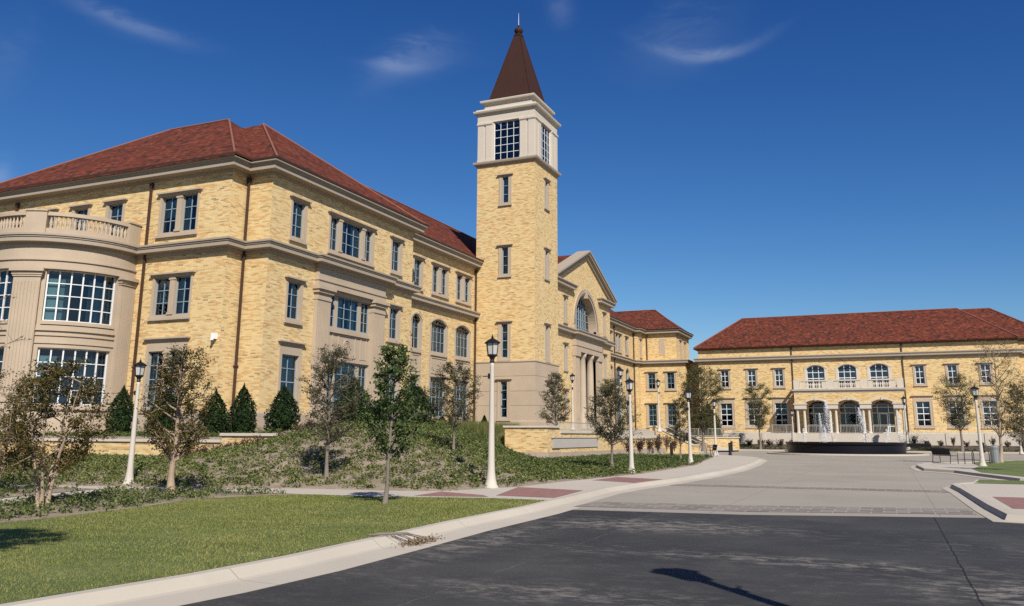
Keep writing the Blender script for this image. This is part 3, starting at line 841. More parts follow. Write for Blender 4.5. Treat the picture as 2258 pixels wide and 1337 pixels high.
# entrance pavilion with gable, arched window and portico
EX = -28.45; EC = 84.9
hE = []
for s in (78.5, 91.3): hE += [put(hall, 'ent3', 'X', s, EX, 12.75), put(hall, 'ent3', 'X', s, EX, 8.05), put(hall, 'ent3', 'X', s, EX, 3.6)]
b = MB(); b.plate(FX(EX), 71.85, 93.6, 2, 16.7, hE + [(EC - 4.0, EC + 4.0, 12.06, 12.7, 4.0), (EC - 4.2, EC + 4.2, 2.0, 11.9, 0)], .3)
b.quad((EX, 75.6, 16.7), (EX, 94.2, 16.7), (EX, EC, 20.7)); b.plate(FYb(93.6), -32.35, EX, 2, 16.7)
b.build('wall', M['brick'], hall)
b = MB(); f = FX(EX)
n = 28; R1, R0 = 4.1, 3.5; zs = 12.7
for i in range(n):
    a, c = math.pi * i / n, math.pi * (i + 1) / n
    P = lambda r, t, d: f(EC + r * math.cos(t), zs + r * math.sin(t), d)
    b.quad(P(R1, a, -.12), P(R1, c, -.12), P(R0, c, -.04), P(R0, a, -.04)); b.quad(P(R1, a, -.12), P(R1, c, -.12), P(R1, c, .1), P(R1, a, .1))
    b.quad(P(R0, a, -.04), P(R0, c, -.04), P(R0, c, .95), P(R0, a, .95)); b.quad(P(3.85, a, -.14), P(3.85, c, -.14), P(3.7, c, -.14), P(3.7, a, -.14))
for s0, s1 in ((EC - 4.05, EC - 3.5), (EC + 3.5, EC + 4.05)): b.fbox(f, s0, s1, 12.06, 12.7, -.12, .3)
b.quad(f(EC - 3.5, 12.1, 0), f(EC + 3.5, 12.1, 0), f(EC + 3.5, 12.1, .95), f(EC - 3.5, 12.1, .95))
b.fbox(f, EC - .25, EC + .25, zs + 3.15, zs + 4.2, -.2, .1)
for s in (EC - 3.5, EC + 3.5): b.quad(f(s, 12.1, 0), f(s, zs, 0), f(s, zs, .95), f(s, 12.1, .95))
arch = b.build('arched_window', M['stone'], hall)
b = MB()
for i in range(1, 9):
    s = -3.5 + .711 * i; h = math.sqrt(3.5 ** 2 - s * s); w = .09 if i in (3, 6) else .035
    b.fbox(f, EC + s - w, EC + s + w, 12.1, zs + h, .78, .9)
for j in range(1, 5):
    z = 12.1 + .78 * j; h = 3.5 if z < zs else math.sqrt(max(.1, 3.5 ** 2 - (z - zs) ** 2)); b.fbox(f, EC - h, EC + h, z - .03, z + .03, .80, .89)
o = b.build('frame', M['frame'], arch)
b = MB(); pts = [(EC - 3.5, 12.1), (EC + 3.5, 12.1)] + [(EC + 3.5 * math.cos(math.pi * i / 24), zs + 3.5 * math.sin(math.pi * i / 24)) for i in range(25)]
b.v = [f(a, c, .87) for a, c in pts]; b.f = [tuple(range(len(pts)))]; b.build('pane', M['glass'], arch)
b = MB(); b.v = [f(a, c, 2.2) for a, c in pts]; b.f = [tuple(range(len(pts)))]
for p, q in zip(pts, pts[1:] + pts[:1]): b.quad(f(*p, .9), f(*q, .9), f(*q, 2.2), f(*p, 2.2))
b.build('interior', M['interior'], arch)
for nm in ('frame', 'pane', 'interior'):
    for ch in arch.children: ch.location = (0, 0, 0)
# portico
b = MB()
b.fbox(f, EC - 4.35, EC + 4.35, 9.95, 10.5, -.45, .3); b.fbox(f, EC - 4.4, EC + 4.4, 10.5, 10.6, -.52, .3); b.fbox(f, EC - 4.35, EC + 4.35, 10.6, 11.42, -.42, .3)
for s in (EC - 3.75, EC + 3.75):
    b.fbox(f, s - .6, s + .6, 2.2, 9.45, -.36, .4); b.fbox(f, s - .66, s + .66, 9.45, 9.95, -.5, .4); b.fbox(f, s - .7, s + .7, 2.2, 3.0, -.46, .4)
    for i in range(5): b.fbox(f, s - .4 + i * .2 - .05, s - .4 + i * .2 + .05, 3.3, 9.2, -.39, -.36)
b.build('portico', M['stone'], hall)
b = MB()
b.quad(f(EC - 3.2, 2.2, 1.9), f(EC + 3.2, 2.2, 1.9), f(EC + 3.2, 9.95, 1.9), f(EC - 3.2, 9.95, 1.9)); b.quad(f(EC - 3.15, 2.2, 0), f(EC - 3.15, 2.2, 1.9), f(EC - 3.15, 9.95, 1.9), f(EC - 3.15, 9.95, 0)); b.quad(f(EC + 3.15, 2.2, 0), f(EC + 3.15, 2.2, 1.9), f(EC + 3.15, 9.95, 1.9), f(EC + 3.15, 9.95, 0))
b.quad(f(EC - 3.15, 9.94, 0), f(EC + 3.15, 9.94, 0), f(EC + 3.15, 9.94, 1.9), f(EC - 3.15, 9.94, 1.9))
b.build('porch_recess', M['interior'], hall)  # recess walls coloured near-black for the shade inside the portico
for s in (EC - 1.25, EC + 1.25):
    b = MB(); b.smooth = True
    b.lathe([(.46, 2.2), (.48, 2.45), (.41, 2.5), (.40, 4.5), (.38, 8.0), (.34, 9.4), (.38, 9.45), (.45, 9.6), (.5, 9.94)], 20, (EX - .05, s))
    b.build('column', M['stone'], hall)
b = MB(); f2 = FX(EX - 1.6)
for s0 in (EC - 3.0, EC - .9, EC + 1.3): b.fbox(f2, s0, s0 + 1.7, 2.25, 5.2, 0, .1)
dr = b.build('entrance_door', M['frame'], hall)
b = MB()
for s0 in (EC - 2.85, EC - .75, EC + 1.45): b.fbox(f2, s0, s0 + 1.4, 2.4, 5.05, -.01, .0)
b.build('pane', M['glass'], dr)
# gable roof, raking cornice and returns
b = MB()
for sg in (-1, 1):
    e = (EC + sg * 9.75, 16.70); a = (EC, 20.76)
    def rake(x0, x1, top, bot):
        p = [(e[0], e[1] + top), (a[0], a[1] + top), (a[0], a[1] + bot), (e[0], e[1] + bot)]
        n_ = len(b.v); b.v += [(x0, y, z) for y, z in p] + [(x1, y, z) for y, z in p]
        b.f += [tuple(n_ + i for i in q) for q in ((0, 1, 2, 3), (7, 6, 5, 4), (0, 4, 5, 1), (1, 5, 6, 2), (2, 6, 7, 3), (3, 7, 4, 0))]
    rake(-29.3, EX + .62, .30, .12); rake(-29.0, EX + .50, .118, -.10); rake(-28.9, EX + .22, -.102, -.42)
b.build('raking_cornice', M['trim'], hall)
b = MB()
b.sweep([(EX, 71.9), (EX, 80.2), (-30, 80.2)], [(o_ * .85, z) for o_, z in CORN]); b.build('cornice', M['trim'], hall); b = MB(); b.sweep([(-30, 89.6), (EX, 89.6), (EX, 93.6), (-32.35, 93.6)], [(o_ * .85, z) for o_, z in CORN])
b.build('cornice', M['trim'], hall)
b = MB()
b.quad((EX + .3, EC, 20.72), (-41, EC, 20.72), (-41, 75.0, 16.56), (EX + .3, 75.0, 16.56)); b.quad((EX + .3, EC, 20.72), (EX + .3, 94.8, 16.56), (-41, 94.8, 16.56), (-41, EC, 20.72))
b.build('roof', M['roof'], hall)
# belt courses and cornices
def bay_arc(r, a0=-102, a1=102, n=40): return [(-43.1 + r * math.sin(R(a0 + (a1 - a0) * i / n)), 34.3 - r * math.cos(R(a0 + (a1 - a0) * i / n))) for i in range(n + 1)]
b = MB()
arc = bay_arc(4.3)
b.sweep([(-53, 51), (-53, 35.2)] + arc + [(-32.25, 35.2), (-32.25, 36.55), (-30.55, 36.55), (-30.55, 40.85), (-30.24, 40.85), (-30.24, 48.31), (-30.55, 48.31), (-30.55, 52.2), (-32.35, 52.2), (-32.35, 66.24)], BELT)
b.build('belt_course', M['trim'], hall)
b = MB()
b.sweep([(EX, 71.9), (EX, EC - 4.35), (EX + .4, EC - 4.35), (EX + .4, EC + 4.35), (EX, EC + 4.35), (EX, 93.6), (-32.35, 93.6), (-32.35, 117.5), (-31.7, 117.5), (-31.7, 118.65), (-25.3, 118.65), (-25.3, 121.4)], BELT)
b.build('belt_course', M['trim'], hall)
b = MB(); b.sweep([(-53, 51), (-53, 35.2), (-32.25, 35.2), (-32.25, 36.55), (-30.55, 36.55), (-30.55, 52.2), (-32.35, 52.2), (-32.35, 66.24)], CORN); b.build('cornice', M['trim'], hall)
GUT = [(.66, 16.575), (.80, 16.575), (.82, 16.68), (.66, 16.69)]
b = MB(); b.sweep([(-53, 51), (-53, 35.2), (-32.25, 35.2), (-32.25, 36.55), (-30.55, 36.55), (-30.55, 52.2), (-32.35, 52.2), (-32.35, 66.24)], GUT); b.build('gutter', M['copper'], hall)
b = MB(); b.sweep([(-32.35, 94.1), (-32.35, 117.5), (-31.7, 117.5), (-31.7, 120.4), (-26.85, 120.4), (-26.85, 129)], GUT); b.build('gutter', M['copper'], hall)
b = MB(); b.sweep([(-32.35, 94.1), (-32.35, 117.5), (-31.7, 117.5), (-31.7, 120.4), (-26.85, 120.4), (-26.85, 129)], CORN); b.build('cornice', M['trim'], hall)
b = MB()
b.sweep([(-53, 51), (-53, 35.2), (-32.25, 35.2), (-32.25, 36.55), (-30.55, 36.55), (-30.55, 40.7)], [(0, 1.5), (.07, 1.5), (.07, 2.72), (.03, 2.8), (0, 2.8)])
b.build('plinth', M['stone_block'], hall); b = MB()
b.sweep([(-30.55, 48.5), (-30.55, 52.2), (-32.35, 52.2), (-32.35, 66.24)], [(0, 1.5), (.07, 1.5), (.07, 2.72), (.03, 2.8), (0, 2.8)])
b.build('plinth', M['stone_block'], hall); b = MB()
b.sweep([(-32.35, 94.0), (-32.35, 117.5), (-31.7, 117.5), (-31.7, 118.65), (-25.3, 118.65), (-25.3, 121.4)], [(0, .2), (.07, .2), (.07, 2.5), (.03, 2.6), (0, 2.6)])
b.build('plinth', M['stone_block'], hall)
# roofs
def hip(b, x0, x1, y0, y1, ze, zr, axis, r0, r1):
    """hipped roof: ridge along 'x' or 'y' from r0 to r1"""
    c = [(x0, y0, ze), (x1, y0, ze), (x1, y1, ze), (x0, y1, ze)]
    if axis == 'x':
        m = (y0 + y1) / 2; A, B_ = (r0, m, zr), (r1, m, zr)
        b.quad(c[0], c[1], B_, A); b.quad(c[1], c[2], B_); b.quad(c[2], c[3], A, B_); b.quad(c[3], c[0], A)
    else:
        m = (x0 + x1) / 2; A, B_ = (m, r0, zr), (m, r1, zr)
        b.quad(c[1], c[2], B_, A); b.quad(c[2], c[3], B_); b.quad(c[3], c[0], A, B_); b.quad(c[0], c[1], A)
    for p, q in zip(c, c[1:] + c[:1]): b.quad(p, q, (q[0], q[1], ze - .12), (p[0], p[1], ze - .12))
b = MB()
hip(b, -53.65, -31.5, 34.4, 51.3, 16.62, 22.76, 'x', -45.2, -39.95)
hip(b, -46.8, -29.9, 36.0, 52.75, 16.64, 22.72, 'x', -42.0, -38.3)
hip(b, -48.2, -31.7, 46.0, 124, 16.61, 22.62, 'y', 54.2, 115.8)
hip(b, -40.0, -26.15, 119.65, 128.7, 16.60, 20.05, 'x', -38, -30.7)
rf = b.build('roof', M['roof'], hall)
b = MB()                                            # ridge and hip caps
for p, q in (((-39.95, 42.85, 22.80), (-31.5, 34.4, 16.68)), ((-45.2, 42.85, 22.80), (-39.95, 42.85, 22.80)), ((-45.2, 42.85, 22.80), (-53.65, 34.4, 16.68)), ((-38.3, 44.37, 22.78), (-29.9, 36.0, 16.70)), ((-38.3, 44.37, 22.78), (-29.9, 52.75, 16.70)),
             ((-39.95, 54.2, 22.66), (-39.95, 115.8, 22.66)), ((-38, 124.17, 20.1), (-30.7, 124.17, 20.1)), ((-30.7, 124.17, 20.1), (-26.15, 119.65, 16.66))):
    b.tube([p, q], .07, 6)
b.build('ridge_cap', M['ridge'], rf)
# downpipes
def pipe(x, y, z0, z1, parent=hall):
    b = MB(); b.box(x - .06, x + .06, y - .06, y + .06, z0, z1); b.box(x - .10, x + .10, y - .09, y + .09, z1 - .25, z1); b.box(x - .1, x + .1, y - .1, y + .1, 5.2, 5.28); b.build('downpipe', M['copper'], parent)
for x, y, z0 in ((-38.12, 35.1, 1.5), (-49.4, 35.1, 1.5), (-32.13, 36.42, 1.6), (-32.22, 66.1, 1.9), (-32.22, 107.9, 2), (-32.22, 117.35, 1), (-31.1, 120.3, 12.1)): pipe(x, y, z0, 15.85)
b = MB(); b.box(-32.66, -32.44, 34.95, 35.2, 6.58, 6.90); b.box(-32.61, -32.49, 34.85, 34.96, 6.50, 6.64); b.build('floodlight', M['white_box'], hall)
b = MB(); b.box(-32.35, -32.0, 54.1, 54.4, 6.75, 7.1); b.box(-32.2, -31.95, 54.15, 54.35, 6.35, 6.65); b.build('floodlight', M['white_box'], hall)

# curved bay
FB = lambda s, z, d: (-43.1 + (4.3 - d) * math.sin(R(s)), 34.3 - (4.3 - d) * math.cos(R(s)), z)
BW = [(37.5, 86), (-33, 15.5), (-103, -54)]
b = MB()
b.plate(FB, -102, 102, 1.4, 11.5, [(a, c, 7.45, 10.18, 0) for a, c in BW] + [(a, c, 3.1, 6.03, 0) for a, c in BW], .35, 4)
for z0, z1, d in ((1.4, 2.2, -.10), (2.2, 2.28, -.06), (6.25, 6.32, -.06), (6.66, 6.74, -.07), (6.92, 7.0, -.10), (7.0, 7.22, -.06), (10.2, 10.32, -.16), (10.32, 10.66, -.10), (10.66, 10.76, -.18), (10.76, 11.5, -.08)):
    for a in range(-102, 102, 4): b.fbox(FB, a, a + 4, z0, z1 - .001, d, .02)
for a0, a1 in BW:
    n = 12
    for i in range(n):
        s0, s1 = a0 + (a1 - a0) * i / n, a0 + (a1 - a0) * (i + 1) / n
        b.fbox(FB, s0, s1, 2.84, 3.05, -.13, .1); b.fbox(FB, s0, s1, 7.25, 7.42, -.12, .1)
b.build('bay', M['stone'], hall)
for a0, a1 in ((16.8, 34.8), (-52.5, -34.5), (88, 101)):
    b = MB(); n = 4
    for i in range(n):
        s0, s1 = a0 + (a1 - a0) * i / n, a0 + (a1 - a0) * (i + 1) / n
        b.fbox(FB, s0, s1, 3.5, 9.75, -.20, .02); e = .6 if 0 < i < n - 1 else 1.0
    for z0, z1, d, w in ((2.2, 3.2, -.30, .8), (3.2, 3.3, -.38, 1.4), (3.3, 3.5, -.27, .6), (9.75, 9.85, -.26, .5), (9.85, 10.02, -.30, 1.0), (10.02, 10.2, -.42, 2.0)):
        for i in range(n):
            q0, q1 = a0 - w, a1 + w; s0, s1 = q0 + (q1 - q0) * i / n, q0 + (q1 - q0) * (i + 1) / n; b.fbox(FB, s0, s1, z0, z1 - .001, d, .02)
    k = 8
    for i in range(k):
        s = a0 + (a1 - a0) * (i + .5) / k; b.fbox(FB, s - .55, s + .55, 3.8, 9.5, -.225, -.2)
    b.build('pilaster', M['stone'], hall)
for wi, (a0, a1) in enumerate(BW[:2]):
    for z0, z1, ny in ((7.45, 10.18, 4), (3.1, 6.03, 4)):
        b = MB(); nx = 6
        for i in range(nx + 1):
            s = a0 + .6 + (a1 - a0 - 1.2) * i / nx; b.fbox(FB, s - .5, s + .5, z0, z1, .14, .24)
        for j in range(ny + 1):
            z = z0 + .03 + (z1 - z0 - .06) * j / ny
            for i in range(12):
                s0, s1 = a0 + (a1 - a0) * i / 12, a0 + (a1 - a0) * (i + 1) / 12; b.fbox(FB, s0, s1, z - .023, z + .023, .16, .23)
        w = b.build('window', M['frame_white'], hall)
        b = MB(); c_ = MB(); d_ = MB()
        for i in range(16):
            s0, s1 = a0 + (a1 - a0) * i / 16, a0 + (a1 - a0) * (i + 1) / 16
            b.quad(FB(s0, z0, .21), FB(s1, z0, .21), FB(s1, z1, .21), FB(s0, z1, .21)); d_.quad(FB(s0, z0, 1.5), FB(s1, z0, 1.5), FB(s1, z1, 1.5), FB(s0, z1, 1.5))
        for s in (a0, a1): d_.quad(FB(s, z0, .36), FB(s, z1, .36), FB(s, z1, 1.5), FB(s, z0, 1.5))
        for i in range(110):
            s0, s1 = a0 + (a1 - a0) * i / 110, a0 + (a1 - a0) * (i + 1) / 110
            if z0 > 7 and .33 < i / 110 < .60: continue
            c_.quad(FB(s0, z0, .34 + .05 * (i % 2)), FB(s1, z0, .34 + .05 * ((i + 1) % 2)), FB(s1, z1 - .4, .34 + .05 * ((i + 1) % 2)), FB(s0, z1 - .4, .34 + .05 * (i % 2)))
        for mb, nm, mt in ((b, 'pane', 'glass'), (c_, 'curtain', 'curtain'), (d_, 'interior', 'interior')): mb.build(nm, M[mt], w)
# balustrade on the bay
b = MB()
for a in range(-98, 98, 4):
    b.fbox(FB, a, a + 4, 12.12, 12.42, -.12, .22); b.fbox(FB, a, a + 4, 13.12, 13.32, -.10, .20)
b.v and None
for a0, a1 in ((20, 34), (90, 101), (-52, -38)):
    for i in range(3):
        s0, s1 = a0 + (a1 - a0) * i / 3, a0 + (a1 - a0) * (i + 1) / 3; b.fbox(FB, s0, s1, 12.1, 13.33, -.2, .30); b.fbox(FB, s0 - .4, s1 + .4, 13.331, 13.42, -.26, .36)
bal = b.build('balustrade', M['stone'], hall)
b = MB(); b.smooth = True
prof = [(.075, 12.42), (.075, 12.47), (.045, 12.52), (.10, 12.70), (.085, 12.78), (.04, 12.95), (.06, 13.05), (.075, 13.12)]
for a in np.arange(-97, 100, 3.1):
    if 19 < a < 35 or 89.5 < a or -53 < a < -37: continue
    c = FB(a, 0, .05); b.lathe(prof, 8, (c[0], c[1]))
b.build('baluster', M['stone'], bal)['kind'] = 'stuff'
b = MB(); b.quad(*[(x, y, 12.1) for x, y in bay_arc(4.3, n=30)]); b.build('bay_deck', M['stone'], hall)

# ------------------------------------------------------------------ tower
TB = (-29.5, 69.05, 2.0)
tower = world_thing('bell_tower', 'tall square yellow brick tower with white glazed top storey and dark bronze spire', 'tower', TB)
TX0, TX1, TY0, TY1 = -32.32, -26.72, 66.25, 71.85
tf = FY(TY0); tg = FX(TX1)
hF = []; hG = []
for k, z in (('n4', 21.77), ('n4', 15.34), ('n3', 8.1)):
    hF.append(put(tower, k, 'Y', -29.52, TY0, z)); hG.append(put(tower, k, 'X', 69.05, TX1, z))
b = MB(); b.plate(tf, TX0, TX1, 7.84, 25.4, hF, .2); b.plate(tg, TY0, TY1, 7.84, 25.4, hG, .2); b.plate(FXn(TX0), TY0, TY1, 2, 25.4); b.plate(FYb(TY1), TX0, TX1, 2, 25.4)
b.build('wall', M['brick'], tower)
hF = [put(tower, 'ntall', 'Y', -29.52, TY0 - .06, 3.1)]; hG = [put(tower, 'ntall', 'X', 69.05, TX1 + .06, 3.1)]
b = MB()
gz = [1.6, 2.83, 4.08, 5.27, 6.53, 7.66]
for z0, z1 in zip(gz[:-1], gz[1:]):
    for F_, a, c, hh in ((FY(TY0 - .06), TX0, TX1 + .06, hF), (FX(TX1 + .06), TY0 - .06, TY1, hG)):
        q = [(h[0], h[1], max(h[2], z0 + .012), min(h[3], z1 - .012), 0) for h in hh if h[2] < z1 and h[3] > z0]
        b.plate(F_, a, c, z0 + .012, z1 - .012, q, .1)
        b.quad(F_(a, z1 - .012, 0), F_(c, z1 - .012, 0), F_(c, z1 - .012, .04), F_(a, z1 - .012, .04)); b.quad(F_(a, z0 + .012, 0), F_(c, z0 + .012, 0), F_(c, z0 + .012, .04), F_(a, z0 + .012, .04))
b.plate(FY(TY0 - .03), TX0, TX1 + .03, 1.6, 7.66, hF, .05); b.plate(FX(TX1 + .03), TY0 - .03, TY1, 1.6, 7.66, hG, .05)
b.sweep([(TX0, TY0), (TX1, TY0), (TX1, TY1)], [(0, 7.66), (.08, 7.66), (.12, 7.72), (.12, 7.80), (0, 7.86)])
b.sweep([(TX0, TY0), (TX1, TY0), (TX1, TY1)], [(0, 1.4), (.12, 1.4), (.12, 2.78), (.07, 2.84), (0, 2.84)])
b.build('stone_base', M['stone'], tower)
sq = [(TX0, TY0), (TX1, TY0), (TX1, TY1), (TX0, TY1)]
b = MB(); b.sweep(sq, [(0, 25.32), (.08, 25.32), (.14, 25.45), (.28, 25.5), (.32, 25.62), (.32, 25.72), (0, 25.80)], True); b.build('belt_course', M['trim'], tower)
b = MB()
WX0, WX1 = -30.72, -28.18
b.plate(tf, TX0 + .03, TX1 - .03, 25.7, 30.2, [(WX0, WX1, 25.75, 29.44, 0)], .3)
b.plate(tg, TY0 + .03, TY1 - .03, 25.7, 30.2, [(67.78, 70.32, 25.75, 29.44, 0)], .3)
b.plate(FXn(TX0 + .03), TY0, TY1, 25.7, 30.2); b.plate(FYb(TY1 - .03), TX0, TX1, 25.7, 30.2)
for F_, cs in ((tf, (TX0 + .02, TX0 + .82, TX1 - 1.42, TX1 - .62)), (tg, (TY0, TY0 + .8, TY1 - 1.42, TY1 - .64))):
    for c in cs:
        b.fbox(F_, c + .01, c + .61, 25.98, 29.22, -.07, .05); b.fbox(F_, c - .02, c + .64, 25.74, 25.98, -.10, .05); b.fbox(F_, c - .02, c + .64, 29.22, 29.30, -.10, .05); b.fbox(F_, c - .05, c + .67, 29.30, 29.46, -.15, .05)
b.sweep(sq, [(-.02, 29.47), (.05, 29.47), (.05, 29.56), (.02, 29.6), (.02, 30.2), (.10, 30.24), (.14, 30.36), (.28, 30.40), (.34, 30.52), (.34, 30.60), (.16, 30.66), (.12, 30.78), (-.3, 30.80)], True)
sq2 = [(TX0 + .45, TY0 + .45), (TX1 - .45, TY0 + .45), (TX1 - .45, TY1 - .45), (TX0 + .45, TY1 - .45)]
b.sweep(sq2, [(0, 30.78), (0, 31.36), (.08, 31.40), (.12, 31.5), (.30, 31.55), (.34, 31.66), (.34, 31.74), (-1, 31.80)], True)
b.build('belfry', M['stone_white'], tower)
for F_, a0, a1, ax in ((tf, WX0, WX1, 'Y'), (tg, 67.78, 70.32, 'X')):
    b = MB()
    b.fbox(F_, a0, a0 + .07, 25.75, 29.44, .10, .2); b.fbox(F_, a1 - .07, a1, 25.75, 29.44, .10, .2)
    for i in range(1, 4):
        s = a0 + (a1 - a0) * i / 4; b.fbox(F_, s - .022, s + .022, 25.75, 29.44, .14, .2)
    for j in range(0, 6):
        z = 25.78 + 3.63 * j / 5; b.fbox(F_, a0 + .07, a1 - .07, z - .022, z + .022, .145, .19)
    w = b.build('window', M['frame_white'], tower)
    b = MB(); b.quad(F_(a0, 25.75, .17), F_(a1, 25.75, .17), F_(a1, 29.44, .17), F_(a0, 29.44, .17)); b.build('pane', M['glass'], w)
    b = MB(); b.quad(F_(a0, 25.7, 1.4), F_(a1, 25.7, 1.4), F_(a1, 29.6, 1.4), F_(a0, 29.6, 1.4)); b.quad(F_(a0, 25.7, .31), F_(a0, 25.7, 1.4), F_(a0, 29.6, 1.4), F_(a0, 29.6, .31)); b.quad(F_(a1, 25.7, .31), F_(a1, 25.7, 1.4), F_(a1, 29.6, 1.4), F_(a1, 29.6, .31)); b.build('interior', M['interior'], w)
b = MB()
s0, s1 = 2.10, .30; zb_, zt_ = 31.75, 38.95
for k in range(4):
    c = [(-1, -1), (1, -1), (1, 1), (-1, 1)]; p, q = c[k], c[(k + 1) % 4]
    b.quad((TB[0] + p[0] * s0, TB[1] + p[1] * s0, zb_), (TB[0] + q[0] * s0, TB[1] + q[1] * s0, zb_), (TB[0] + q[0] * s1, TB[1] + q[1] * s1, zt_), (TB[0] + p[0] * s1, TB[1] + p[1] * s1, zt_))
    b.tube([(TB[0] + p[0] * s0, TB[1] + p[1] * s0, zb_), (TB[0] + p[0] * s1, TB[1] + p[1] * s1, zt_)], .06, 5)
    for i in range(1, 10):                          # standing seams
        t = i / 10 * 2 - 1
        def pt(u, s_, z_):
            m_ = ((p[0] + q[0]) / 2, (p[1] + q[1]) / 2); d_ = ((q[0] - p[0]) / 2, (q[1] - p[1]) / 2)
            return (TB[0] + (m_[0] + d_[0] * u) * s_, TB[1] + (m_[1] + d_[1] * u) * s_, z_)
        b.tube([pt(t, s0, zb_), pt(t * .9, s1, zt_)], [.016, .008], 4)
    for i in range(14):                             # snow guards along the foot
        t = (i + .5) / 14 * 2 - 1; a = pt(t, s0 - .06, zb_ + .28); b.box(a[0] - .05, a[0] + .05, a[1] - .05, a[1] + .05, a[2] - .05, a[2] + .05)
b.box(TB[0] - .36, TB[0] + .36, TB[1] - .36, TB[1] + .36, 38.9, 39.05)
sp = b.build('spire', M['spire'], tower)
b = MB(); b.smooth = True
b.lathe([(.28, 39.05), (.20, 39.12), (.32, 39.25), (.42, 39.45), (.40, 39.62), (.25, 39.80), (.10, 39.88), (.08, 40.02), (.05, 40.1)], 16, (TB[0], TB[1])); b.build('finial', M['spire'], sp)
b = MB(); b.tube([(TB[0], TB[1], 40.0), (TB[0], TB[1], 41.35)], [.022, .008], 6); b.build('lightning_rod', M['steel'], sp)

# ------------------------------------------------------------------ far building with the arcaded porch
FB_ = (-4.0, 118.0, 2.0); FYW = 117.75
far = world_thing('arcade_hall', 'wide two-storey yellow brick building with a three-arched stone porch behind the fountain', 'building', FB_)
single('f2', .98, 2.21, 2, 3, .26, frame='frame_white'); single('f1', 1.5, 2.95, 2, 4, .34, frieze=.52, frame='frame_white')
make_unit('fa', [(-1.08, 1.08, 0, 2.75, .42, 3, 4)], (-1.42, 1.42, -.2, 2.75), lintel=False, sill=False, orise=.56, frame='frame_white', stone='stone_white')
hf = []
for s in (-19.8, -16.25, -12.75, 4.07, 7.7, 11.3): hf += [put(far, 'f2', 'Y', s, FYW, 8.13), put(far, 'f1', 'Y', s + .03, FYW, 3.0)]
for s in (-8.16, -4.33, -.56): hf.append(put(far, 'fa', 'Y', s, FYW, 7.55))
single('f2b', .98, 2.21, 2, 3, .26, frame='frame_white')
DOORS = [(c - 1.3, c + 1.3, 2.05, 5.3, .8) for c in (-8.1, -4.28, -.48)]
b = MB(); b.plate(FY(FYW), -23.3, 15.0, .3, 13.3, hf + DOORS, .2); b.plate(FXn(-23.3), FYW, 132, .3, 13.3); b.plate(FX(15.0), FYW, 119.6, .3, 13.3)
hg = [put(far, 'f2b', 'Y', 17.0, 119.6, 8.13)]
b.plate(FY(119.6), 15.0, 19.0, .3, 13.2, hg, .2); b.plate(FX(19.0), 119.6, 134, .3, 13.2); b.plate(FYb(134), -23.3, 19, .3, 13.3)
b.build('wall', M['brick_far'], far)
path = [(-23.3, 121.4), (-23.3, FYW), (15.0, FYW), (15.0, 119.6), (19.0, 119.6), (19.0, 128)]
b = MB(); b.sweep(path, BELT); b.build('belt_course', M['trim'], far)
b = MB(); b.sweep(path, [(0, .2), (.08, .2), (.08, 2.0), (.14, 2.05), (.14, 2.16), (.05, 2.22), (0, 2.22)]); b.build('plinth', M['stone_white'], far)
b = MB()
hip(b, -23.72, 15.1, 117.15, 128.6, 13.45, 17.95, 'x', -17.9, 9.25)
hip(b, 4.0, 19.5, 119.1, 131.0, 13.42, 18.05, 'x', 9.6, 13.2)
rf = b.build('roof', M['roof'], far)
b = MB()
for p, q in (((-17.9, 122.87, 17.97), (9.25, 122.87, 17.97)), ((-17.9, 122.87, 17.97), (-23.72, 117.15, 13.5)), ((9.25, 122.87, 17.97), (15.1, 117.15, 13.5)), ((9.6, 125.05, 18.07), (13.2, 125.05, 18.07)), ((13.2, 125.05, 18.07), (19.5, 119.1, 13.47))): b.tube([p, q], .08, 6)
b.build('ridge_cap', M['ridge'], rf)
b = MB(); b.sweep([(-23.3, 121.4), (-23.3, FYW), (15.0, FYW), (15.0, 119.6), (19.0, 119.6)], [(0, 13.12), (.3, 13.2), (.5, 13.28), (.5, 13.44), (0, 13.46)]); b.build('gutter', M['copper'], far)
for x in (-11.0, 2.25): pipe(x, FYW - .1, 2.2, 13.2, far)
# doors behind the porch
for (a, c, z0, z1, rr) in DOORS:
    m = (a + c) / 2; b = MB(); F_ = FY(FYW)
    for s in (a, a + .62, c - .70, c - .08): b.fbox(F_, s, s + .08, z0, z1 + .25, .12, .22)
    for z in (2.95, 4.6, z1): b.fbox(F_, a, c, z - .04, z + .04, .13, .21)
    if abs(m + 4.28) > 1: b.fbox(F_, m - .5, m - .38, z0, 4.6, .1, .2); b.fbox(F_, m + .38, m + .5, z0, 4.6, .1, .2); b.fbox(F_, m - .38, m + .38, 4.45, 4.56, .1, .2)
    d = b.build('entrance_door', M['frame_white'], far)
    pts = [(a, z0), (c, z0)] + arc_pts(a, c, z1, rr)[::-1]
    b = MB(); b.v = [F_(p, q, .2) for p, q in pts]; b.f = [tuple(range(len(pts)))]; b.build('pane', M['glass'], d)
    b = MB(); b.v = [F_(p, q, 1.6) for p, q in pts]; b.f = [tuple(range(len(pts)))]
    for p, q in zip(pts, pts[1:] + pts[:1]): b.quad(F_(*p, .22), F_(*q, .22), F_(*q, 1.6), F_(*p, 1.6))
    b.build('interior', M['interior'], d)
